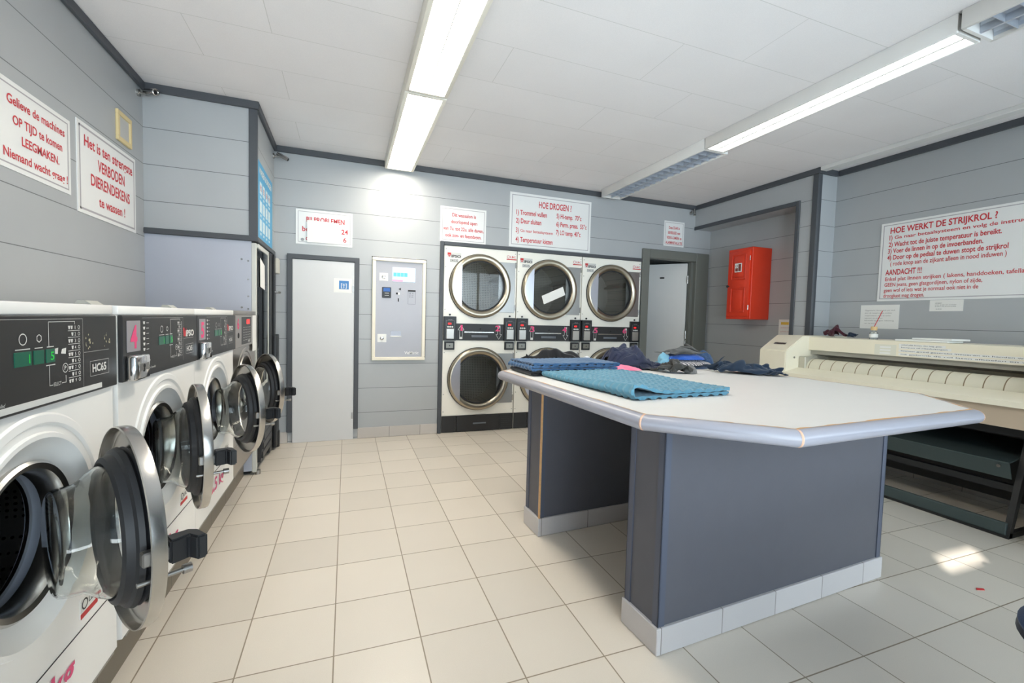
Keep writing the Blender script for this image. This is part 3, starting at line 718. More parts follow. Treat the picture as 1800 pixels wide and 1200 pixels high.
bi = MB(); bi.box(.336, .410, -.0165, -.014, .675, .690); bi.build('note_slot', m_dark, pt)
t = MB()
for a, b_, c, d_ in ((.336, .410, .552, .5535), (.336, .3375, .553, .675), (.4085, .410, .553, .675)): t.box(a, b_, -.0152, -.014, c, d_)
for i, s_ in enumerate(('€ 5', '€ 10', '€ 20')): text(t, s_, V((0, -.0152, .652-i*.017)), UB, V((0, 0, 1)), .350, .388, .010, .0)
t.build('note_print', m_ink, pt, 0)
tr = MB(); tr.box(.175, .275, -.0155, -.014, .235, .285, .001, 1); tr.build('coin_tray', M('tray_steel', (150, 150, 156), .4, .6), pt); MB().box(.172, .278, -.024, -.014, .228, .238, .002, 1).build('tray_lip', m_paper, pt)
t = MB(); text(t, 'VeMatic', V((0, -.0150, .058)), UB, V((0, 0, 1)), .310, .448, .028, .01); t.build('lettering', m_paper, pt, 0)

# ------------------------------------------------------------------ stacked dryers
m_ddrum = M_perf('dryer_drum_steel', (204, 198, 186), .020, .20, .42, .25)
def dryer(x0, x1, label, n1, n2):
    xc = (x0+x1)/2; hw = (x1-x0)/2-.004; yf = YB-.012
    r = thing('stacked_dryer', label, 'tumble dryer', (xc, yf, 0), 0, 'stacked tumble dryers in the back wall')
    H = 1.912; zs = ((1.520, .985, H), (.556, .176, .985)); b = MB(); R = .30
    for zc, za, zb in zs: b.plate_hole((0, 0, 0), (1, 0, 0), (0, 0, 1), 0, 0, 0, zc, R, 72, (-hw, hw, za, zb))
    D = .75
    for s in (-1, 1): b.quad((s*hw, 0, 0), (s*hw, D, 0), (s*hw, D, H), (s*hw, 0, H))
    b.quad((-hw, 0, H), (hw, 0, H), (hw, D, H), (-hw, D, H)); b.quad((-hw, D, 0), (hw, D, 0), (hw, D, H), (-hw, D, H)); b.quad((-hw, 0, 0), (hw, 0, 0), (hw, D, 0), (-hw, D, 0))
    b.build('cabinet', m_cream, r)
    for zc, za, zb in zs:
        low = zc < 1
        dm = MB(); dm.lathe([(.30, 0), (.285, .02), (.285, .05), (.345, .06), (.345, .62), (0, .62)], (0, 0, zc), (0, 1, 0), 64)
        for k in range(3):
            a = .35+k*2*PI/3; c, s_ = math.cos(a), math.sin(a)
            dm.poly([(c*.345-s_*.03, .08, zc+s_*.345+c*.03), (c*.345+s_*.03, .08, zc+s_*.345-c*.03), (c*.27, .08, zc+s_*.27)], (0, .5, 0))
        dm.build('drum', m_ddrum, r)
        hp = MB(); hp.box(.19, .375, -.006, 0, zc-.265, zc+.265, .002, 1)
        hp.build('hinge_plate', m_steel_d, r)
        hg = MB()
        for z in (zc+.21, zc-.24): hg.cyl((.380, -.006, z), (.380, -.006, z+.06), .006, 10)
        hg.build('hinge', m_steel, r)
        d = MB(); cx = -.01
        d.lathe([(.325, -.006), (.325, -.040), (.318, -.052), (.300, -.058), (.268, -.050), (.258, -.040), (.258, -.030), (.300, -.020), (.310, -.006)], (0, 0, 0), (0, 1, 0), 80, closed=True)
        dr = d.build('door', m_ring, r, 50); dr.location = (cx, 0, zc)
        MB().lathe([(.3255, -.004), (.331, -.006), (.331, -.014), (.3255, -.016)], (0, 0, 0), (0, 1, 0), 80, closed=True).build('gasket', m_rubber, dr)
        MB().lathe([(.259, -.030), (.246, -.032), (.246, -.026), (.259, -.026)], (0, 0, 0), (0, 1, 0), 72, closed=True).build('window_seal', m_rubber, dr)
        MB().lathe([(.25, -.030), (1e-4, -.030)], (0, 0, 0), (0, 1, 0), 64).build('glass', m_dpane, dr)
        # steel pull plate across the left of the window
        pts = []; xq = -.205
        a1 = math.acos(xq/.300)
        for i in range(15): a = a1+(2*PI-2*a1)*i/14; pts.append((.300*math.cos(a), -.052, .300*math.sin(a)))
        MB().poly(pts, (0, -.006, 0)).build('pull_plate', M('pull_plate_steel', (196, 196, 204), .3, .8, var=.03), dr)
    # black fascia between the two tumblers
    fa = MB().box(-hw+.002, hw-.002, -.010, 0, .957, 1.130, .002, 1).build('fascia', m_black, r)
    for s in (-1, 1):
        cx = s*(hw-.066)
        cb = MB().box(cx-.064, cx+.064, -.030, 0, .955, 1.200, .003, 1).build('control_box', m_blackp, r)
        MB().cyl((cx, -.002, 1.218), (cx, -.012, 1.218), .010, 14).build('knob', m_blackp, r)
        MB().box(cx-.040, cx+.040, -.040, -.030, .972, 1.076, .003, 1).build('coin_box', M('coin_box_steel', (186, 182, 176), .35, .8), cb)
        bt = MB()
        for k in (-1, 0, 1): bt.cyl((cx+k*.022, -.030, 1.094), (cx+k*.022, -.036, 1.094), .009, 14)
        bt.build('buttons', m_print, cb)
        dg = MB(); text(dg, '888', V((0, -.0312, 1.118)), UB, V((0, 0, 1)), cx-.022, cx+.012, .018, .03); dg.build('display', m_lcd, cb, 0)
        pr = MB()
        for a_, b_, c_, d_ in ((-.042, .042, 1.158, 1.159), (-.042, -.041, .98, 1.158), (.041, .042, .98, 1.158)): pr.box(cx+a_, cx+b_, -.0305, -.030, c_, d_)
        text(pr, 'DR335', V((0, -.0308, 1.163)), UB, V((0, 0, 1)), cx-.02, cx+.022, .007, 0)
        pr.build('box_print', m_signb, cb, 0)
        kb = MB().box(cx-.052, cx+.052, -.020, 0, .860, .946, .003, 1).build('cash_drawer', m_blackp, r)
        MB().box(cx-.037, cx+.037, -.024, -.020, .876, .930, .002, 1).build('drawer_plate', M('drawer_plate_steel', (140, 138, 130), .35, .8), kb)
        MB().cyl((cx, -.024, .903), (cx, -.027, .903), .006, 12).build('lock', m_dark, kb)
        # arrows
        ar = MB(); ax_ = s*(hw-.185) ; q = -.0108
        def P(dx, dz): return V((ax_+dx, q, 1.043+s*-1*dz))
        outl = [(0, .072), (.032, .020), (.014, .020), (.014, -.072), (-.014, -.072), (-.014, .020), (-.032, .020)]
        for (xa, za), (xb, zb) in zip(outl, outl[1:]+outl[:1]):
            dd = V((xb-xa, 0, zb-za)).normalized(); nn = V((-dd.z, 0, dd.x))*.0018
            A, Bq = V((xa, 0, za)), V((xb, 0, zb)); ps = [A-nn, Bq-nn, Bq+nn, A+nn]
            ar.quad(*[P(p.x, p.z) for p in ps])
        ps = [(-.012, -.070), (.012, -.070), (.012, -.050), (-.012, -.050)]; ar.quad(*[P(*p) for p in ps])
        ar.build('arrow', m_print, r, 0)
        nm = MB(); text(nm, n1 if s < 0 else n2, V((0, -.0110, 1.058)), UB, V((0, 0, 1)), (-.225 if s < 0 else .165), (-.175 if s < 0 else .218), .058, .022); nm.build('number', m_pink, r, 0)
    MB().box(-.17, .15, -.0125, -.010, 1.038, 1.048).build('filter_edge', m_steel, r)
    MB().box(-.095, .085, -.016, -.010, .988, 1.012, .004, 2).build('filter_handle', M('grey_plastic', (104, 110, 118), .4), r)
    MB().cyl((0, -.010, 1.078), (0, -.013, 1.078), .008, 12).build('lock', m_dark, r)
    kp = MB(); kp.box(-hw, -hw+.155, -.004, 0, .004, .174); kp.box(-hw+.158, hw-.150, -.010, 0, .004, .174, .002, 1); kp.box(hw-.147, hw, -.004, 0, .004, .174)
    for i in range(7): kp.box(hw-.140, hw-.01, -.006, -.004, .020+i*.022, .030+i*.022)
    kp.build('kick_panel', m_black, r)
    MB().box(-.06, .085, -.018, -.010, .078, .094, .004, 2).build('kick_handle', M('grey_plastic', (104, 110, 118), .4), r)
    lg = MB(); lg.box(-hw+.028, -hw+.172, -.0012, 0, 1.795, 1.846); lg.box(-hw+.055, -hw+.145, -.0012, 0, 1.748, 1.784); lg = lg.build('label', M('label_grey', (206, 206, 202), .5), r)
    t = MB(); text(t, 'IPSO', V((0, -.0018, 1.798)), UB, V((0, 0, 1)), -hw+.072, -hw+.170, .026, .03); text(t, 'DR335', V((0, -.0018, 1.755)), UB, V((0, 0, 1)), -hw+.062, -hw+.138, .022, .0); t.build('lettering', m_ink, r, 0)
    t = MB(); t.quad((-hw+.032, -.0018, 1.822), (-hw+.050, -.0018, 1.800), (-hw+.068, -.0018, 1.822), (-hw+.050, -.0018, 1.816)); t.quad((-hw+.032, -.0018, 1.822), (-hw+.032, -.0018, 1.844), (-hw+.068, -.0018, 1.844), (-hw+.068, -.0018, 1.822)); t.build('logo_mark', m_redink, r, 0)
    st = MB().box(hw-.115, hw-.004, -.0012, 0, 1.815, 1.866).build('sticker', m_paper, r); MB().box(hw-.115, hw-.004, -.0018, -.0012, 1.815, 1.826).build('sticker_band', m_redink, st)
    t = MB(); t.lathe([(.012, 0), (.016, 0)], (hw-.096, -.0018, 1.846), (0, -1, 0), 18); text(t, 'LBC', V((0, -.0018, 1.836)), UB, V((0, 0, 1)), hw-.074, hw-.012, .02, .02); t.build('sticker_print', m_redink, st, 0)
    rv = MB()
    for z in (1.88, 1.70, 1.27, .83, .40, .22):
        for s in (-1, 1): rv.cyl((s*(hw-.016), 0, z), (s*(hw-.016), -.003, z), .005, 8)
    rv.build('rivets', m_steel_d, r)
    return r
dryer(.912, 1.700, 'stacked white dryer numbered 1 and 2, next to the payment terminal', '1', '2')
dryer(1.702, 2.490, 'stacked white dryer with paper note on its window, numbered 3 and 4', '3', '4')
dryer(2.492, 3.286, 'stacked white dryer beside the open door, numbered 5 and 6', '5', '6')
trim(.872, .910, YB-.026, YB, 0, 1.952); trim(.910, 3.292, YB-.026, YB, 1.914, 1.952)
pn = MB(); pn.poly([(1.970, YB-.0755, 1.447), (2.222, YB-.0755, 1.560), (2.255, YB-.0755, 1.470), (2.000, YB-.0755, 1.358)], (0, -.001, 0))
tag(pn.build('paper_note', m_paper), 'slanted blank white note stuck on the middle upper dryer window', 'paper')

# ------------------------------------------------------------------ red cabinet in the alcove
rc = thing('red_cabinet', 'bright red wall cabinet with panelled door in the alcove', 'cabinet', (XR, 3.58, 1.257))
m_redc = M('red_paint', (226, 62, 34), .38, var=.05)
MB().box(-.275, 0, 0, .322, 0, .775, .004, 1).build('body', m_redc, rc)
d = MB(); d.box(-.291, -.275, .02, .302, .03, .745, .004, 2)
for z0, z1 in ((.07, .345), (.43, .71)):
    for a, b_, c, e in ((.065, .255, z0, z0+.012), (.065, .255, z1-.012, z1), (.065, .077, z0, z1), (.243, .255, z0, z1)): d.box(-.297, -.291, a, b_, c, e, .003, 1)
    d.box(-.296, -.291, .095, .225, z0+.03, z1-.03, .004, 2)
d = d.build('door', m_redc, rc)
MB().lathe([(.006, 0), (.006, .012), (.014, .018), (.014, .026), (.008, .030), (0, .030)], (-.291, .285, .365), (-1, 0, 0), 20).build('knob', m_black, d)
for z in (.10, .63): MB().cyl((-.292, .018, z), (-.292, .018, z+.05), .005, 10).build('hinge', m_steel, d)
pg = MB().box(-.2985, -.296, .118, .208, .515, .612).build('pictogram', m_paper, d)
t = MB(); t.box(-.2992, -.2985, .126, .160, .525, .602); t.box(-.2992, -.2985, .166, .200, .525, .560); t.lathe([(.010, 0), (.014, 0)], (-.2992, .183, .583), (-1, 0, 0), 18); t.build('pictogram_print', M('pictogram_brown', (130, 60, 50), .6), pg)

# ------------------------------------------------------------------ folding table
TX, TY, TA = 1.039, 1.233, math.radians(3.1)
def TL(x, y, z=0): return V((TX+math.cos(TA)*x-math.sin(TA)*y, TY+math.sin(TA)*x+math.cos(TA)*y, z))
ft = thing('folding_table', 'large white octagonal folding table on slate-blue panelled base', 'table', (TX, TY, 0), TA)
ZT = .889
def octo(x0, x1, y0, y1, c): return [(x0+c, y0), (x1-c, y0), (x1, y0+c), (x1, y1-c), (x1-c, y1), (x0+c, y1), (x0, y1-c), (x0, y0+c)]
ox = (-.13, 1.485, -.34, 1.46); cch = .298
def ring(inset): 
    x0, x1, y0, y1 = ox; k = inset
    return octo(x0+k, x1-k, y0+k, y1-k, cch - k*(2-math.sqrt(2))*-1*0 - k*(2-math.sqrt(2)))
tp = MB(); tp.poly([(x, y, ZT-.035) for x, y in ring(.004)], (0, 0, .035)); tp.build('top', m_table, ft)
sm = MB()
random.seed(11)
A_, B_ = ring(.009), ring(-.003)
for i in range(8):
    (ax, ay), (bx, by) = A_[i], A_[(i+1) % 8]; (cx, cy), (dx, dy) = B_[i], B_[(i+1) % 8]; n = 40; pv = None
    for k in range(n+1):
        t = k/n; j = .5+.9*noise.noise(V((i*3.1+t*14, .3, 0))); j = max(.15, min(1.6, j))
        o_ = V((cx+(dx-cx)*t, cy+(dy-cy)*t, ZT+.0006)); a_ = V((ax+(bx-ax)*t, ay+(by-ay)*t, ZT+.0006)); q = o_+(a_-o_)*j
        if pv: sm.quad(pv[0], o_, q, pv[1])
        pv = (o_, q)
sm.build('wood_seam', m_wood, ft, 0)
bn = MB(); rb_ = .0262; NB_ = 10
prof = [(-.002, ZT)]+[(.006+rb_*math.sin(a), ZT-rb_+rb_*math.cos(a)) for a in [PI*i/NB_ for i in range(NB_+1)]]+[(-.03, ZT-2*rb_)]
rings_ = [[bn.bm.verts.new((x, y, z)) for x, y in ring(-k)] for k, z in prof]
for A, Bq in zip(rings_, rings_[1:]):
    for i in range(8): bn.bm.faces.new((A[i], A[(i+1) % 8], Bq[(i+1) % 8], Bq[i]))
bmesh.ops.recalc_face_normals(bn.bm, faces=bn.bm.faces)
bn.build('edge', m_bull, ft, 40)
jn = MB()
for i in (0, 1, 2, 7):
    for (k, z), (k2, z2) in zip(prof[:NB_], prof[1:NB_+1]):
        a, b_ = ring(-k-.0006)[i], ring(-k2-.0006)[i]; p_, n_ = ring(-k)[i-1], ring(-k)[(i+1) % 8]
        dn_ = (V((n_[0], n_[1], 0))-V((a[0], a[1], 0))).normalized()*.004; dp_ = (V((p_[0], p_[1], 0))-V((a[0], a[1], 0))).normalized()*.004
        A3, B3 = V((*a, z+.0003)), V((*b_, z2+.0003))
        jn.quad(A3+dp_, A3, B3, B3+dp_); jn.quad(A3, A3+dn_, B3+dn_, B3)
jn.build('edge_joint', M('joint_peach', (226, 186, 160), .6), ft, 0)
for nm, y0, y1 in (('near', .0, .203), ('far', .93, 1.118)):
    b = MB(); b.box(.012, 1.358, y0+.012, y1-.012, .095, ZT-.035, .002, 1); b.build('leg_panel', m_tbase, ft)
    for xx, sx in ((.008, 1), (1.362, -1)):
        for yy, sy in ((y0+.008, 1), (y1-.008, -1)):
            s_ = MB(); s_.box(min(xx, xx+sx*.030), max(xx, xx+sx*.030), min(yy, yy+sy*.005), max(yy, yy+sy*.005), .098, ZT-.036)
            s_.box(min(xx, xx+sx*.005), max(xx, xx+sx*.005), min(yy, yy+sy*.030), max(yy, yy+sy*.030), .098, ZT-.036); s_.build('corner_strip', m_tstrip, ft)

    k = MB(); k.box(0, 1.37, y0, y1, 0, .10, .003, 1)
    k.build('skirting', m_sk_x if 0 else M_tiles('table_skirting', (200, 196, 196), (128, 122, 118), (-.02, 0, 0), 0.3, .002, .35, rowh=50.0, axis=(PI/2, 0, 0)) if nm == 'near' else bpy.data.materials['table_skirting'], ft)
we = MB(); we.box(.004, .012, .932, .944, .10, ZT-.036); we.build('worn_edge', m_wood, ft)

# ------------------------------------------------------------------ laundry on the table
def heap(name, label, cat, cx, cy, lx, ly, h, rot, seed, mat, z0=ZT, loc_table=True, folds=5, flat=.55, rough=.5, nr=26, na=84, ridge=None):
    """a crumpled garment: irregular outline, long soft folds and small creases, thickness down to the table"""
    base = TL(cx, cy, z0) if loc_table else V((cx, cy, z0)); rt = rot+(TA if loc_table else 0)
    b = bmesh.new(); rnd = random.Random(seed); so_ = V((seed*7.3, seed*3.1, seed*1.7))
    rid = ridge or []
    if not rid:
        for _ in range(folds):
            a = rnd.uniform(0, 2*PI); rr = rnd.uniform(.1, .75); d = rnd.uniform(0, PI)
            rid.append((rr*math.cos(a), rr*math.sin(a), d, rnd.uniform(.5, 1.0), rnd.uniform(.14, .28), rnd.uniform(.4, 1)))
    def outl(a): return 1+.22*noise.noise(V((math.cos(a)*1.5, math.sin(a)*1.5, 0))+so_)+.10*noise.noise(V((math.cos(a)*4.5, math.sin(a)*4.5, 2))+so_)
    def height(px, py, rr):
        e = max(0, 1-rr**3); z = flat*e**.6*(1+.35*noise.noise(V((px*1.4, py*1.4, 5))+so_))
        for (fx, fy, d, L, w, am) in rid:
            dx, dy = px-fx, py-fy; c, s = math.cos(d), math.sin(d); u = dx*c+dy*s; v = -dx*s+dy*c
            v += .16*math.sin(u*4+fx*9)
            g = max(0, 1-abs(v/w/1.5)**1.6)*max(0, 1-abs(u/L)**3)
            z += .55*am*(1-flat)*g*e**.5
        p = V((px*2.4, py*2.4, 0))+so_
        wv = noise.noise(p*.8)*1.3
        cr = 1-abs(noise.noise(V((p.x+wv, p.y*1.8-wv, 1.3))))*2
        z += rough*.26*(cr-.35)*e**.5
        cr = 1-abs(noise.noise(V((p.x*2.6+wv*2, p.y*2.6-wv*2, 7.3))))*2
        z += rough*.13*(cr-.4)*e**.5
        return max(.10*e+.02, z)
    rings = []
    for i in range(nr+1):
        rr = (i/nr)**.85; row = []
        for k in range(na if i else 1):
            a = 2*PI*k/na; o_ = outl(a); px, py = rr*o_*math.cos(a), rr*o_*math.sin(a)
            zz = height(px, py, rr)*h if i < nr else h*.02
            if i == nr: zz = .001
            row.append(b.verts.new((px*lx, py*ly, zz)))
        rings.append(row)
    for k in range(na): b.faces.new((rings[0][0], rings[1][k], rings[1][(k+1) % na]))
    for A, Bq in zip(rings[1:], rings[2:]):
        for k in range(na): b.faces.new((A[k], Bq[k], Bq[(k+1) % na], A[(k+1) % na]))
    b.faces.new(rings[-1][::-1])
    bmesh.ops.recalc_face_normals(b, faces=b.faces)
    m = MB(); m.join(b); o = m.build(name, mat, None, 75); o.location = base+V((0, 0, .0006)); o.rotation_euler = (0, 0, rt)
    return tag(o, label, cat, 'laundry on the table' if loc_table else 'laundry on the ironer')

def towel(name, label, corner, lx, ly, rot, loops, mat, z0, cab=.0045, wave=0.0, seed=1, lip=.02):
    """folded terry towel: the folded sheet is one strip, folded back on itself `loops` times; the fold runs along local y at x=0"""
    b = bmesh.new(); th = .009
    path = []
    lay = loops+1; gap = .013
    for L in range(lay):
        xs = [i/84 for i in range(85)]
        if L % 2 == 0: xs = xs[::-1]
        for x in xs: path.append([x*lx+.008, L*gap + th/2, L])
        if L < lay-1:
            zc = L*gap+th/2+gap/2; side = 0 if L % 2 == 0 else 1; x0 = .008 if side == 0 else lx+.008
            for k in range(1, 6):
                a = PI*k/6; path.append([x0+(-1 if side == 0 else 1)*.012*math.sin(a), zc-gap/2*math.cos(a), L+.5])
    NY = 170; n = len(path)
    def pos(i, t, off):
        x, z, L = path[i]; y = t*ly
        a = path[max(0, i-1)]; c = path[min(n-1, i+1)]; tx, tz = c[0]-a[0], c[1]-a[1]; ln = math.hypot(tx, tz) or 1; nx, nz = -tz/ln, tx/ln
        top = (L >= lay-1.6); br = 0.0
        s = sum_len[i]
        if cab:
            u = s/.055; w = abs((u % 1)-.5)*2
            br = cab*(math.sin(2*PI*(y/.040+w*.9))*.75+.45*abs(math.sin(PI*u)))
        d = off*th/2 + (br if off*outs > 0 else br*.3)*(1 if off > 0 else -1)*abs(off)
        zz = z+nz*d; xx = x+nx*d
        f = x/lx
        if L >= .5 and wave:       # the loop of the fold stands open at the near end
            open_ = wave*max(0, 1-t*1.25)**1.3*math.exp(-((f-.06)/.16)**2); zz += open_*(L/(lay-1))
        zz += .004*noise.noise(V((xx*7+seed, y*7, L)))*(L > 0)
        xx += .006*noise.noise(V((y*6, L*2.3+seed, 0)))
        yy = y+.010*noise.noise(V((xx*6, L*1.7+seed, 4)))
        return V((xx, yy, zz))
    sum_len = [0]
    for p, q in zip(path, path[1:]): sum_len.append(sum_len[-1]+math.hypot(q[0]-p[0], q[1]-p[1]))
    outs = 1
    def strip(off): return [[b.verts.new(pos(i, j/NY, off)) for j in range(NY+1)] for i in range(n)]
    A, Bq = strip(1), strip(-1)
    for i in range(n-1):
        for j in range(NY):
            b.faces.new((A[i][j], A[i][j+1], A[i+1][j+1], A[i+1][j])); b.faces.new((Bq[i][j], Bq[i+1][j], Bq[i+1][j+1], Bq[i][j+1]))
        b.faces.new((A[i][0], A[i+1][0], Bq[i+1][0], Bq[i][0])); b.faces.new((A[i][NY], Bq[i][NY], Bq[i+1][NY], A[i+1][NY]))
    for j in range(NY):
        b.faces.new((A[0][j], Bq[0][j], Bq[0][j+1], A[0][j+1])); b.faces.new((A[-1][j], A[-1][j+1], Bq[-1][j+1], Bq[-1][j]))
    bmesh.ops.recalc_face_normals(b, faces=b.faces)
    zm = min(v.co.z for v in b.verts)
    for v in b.verts: v.co.z -= zm
    m = MB(); m.join(b); o = m.build(name, mat, None, 80)
    p = TL(*corner); o.location = (p.x, p.y, z0+.0006); o.rotation_euler = (0, 0, TA+rot)
    return tag(o, label, 'towel', 'laundry on the table')
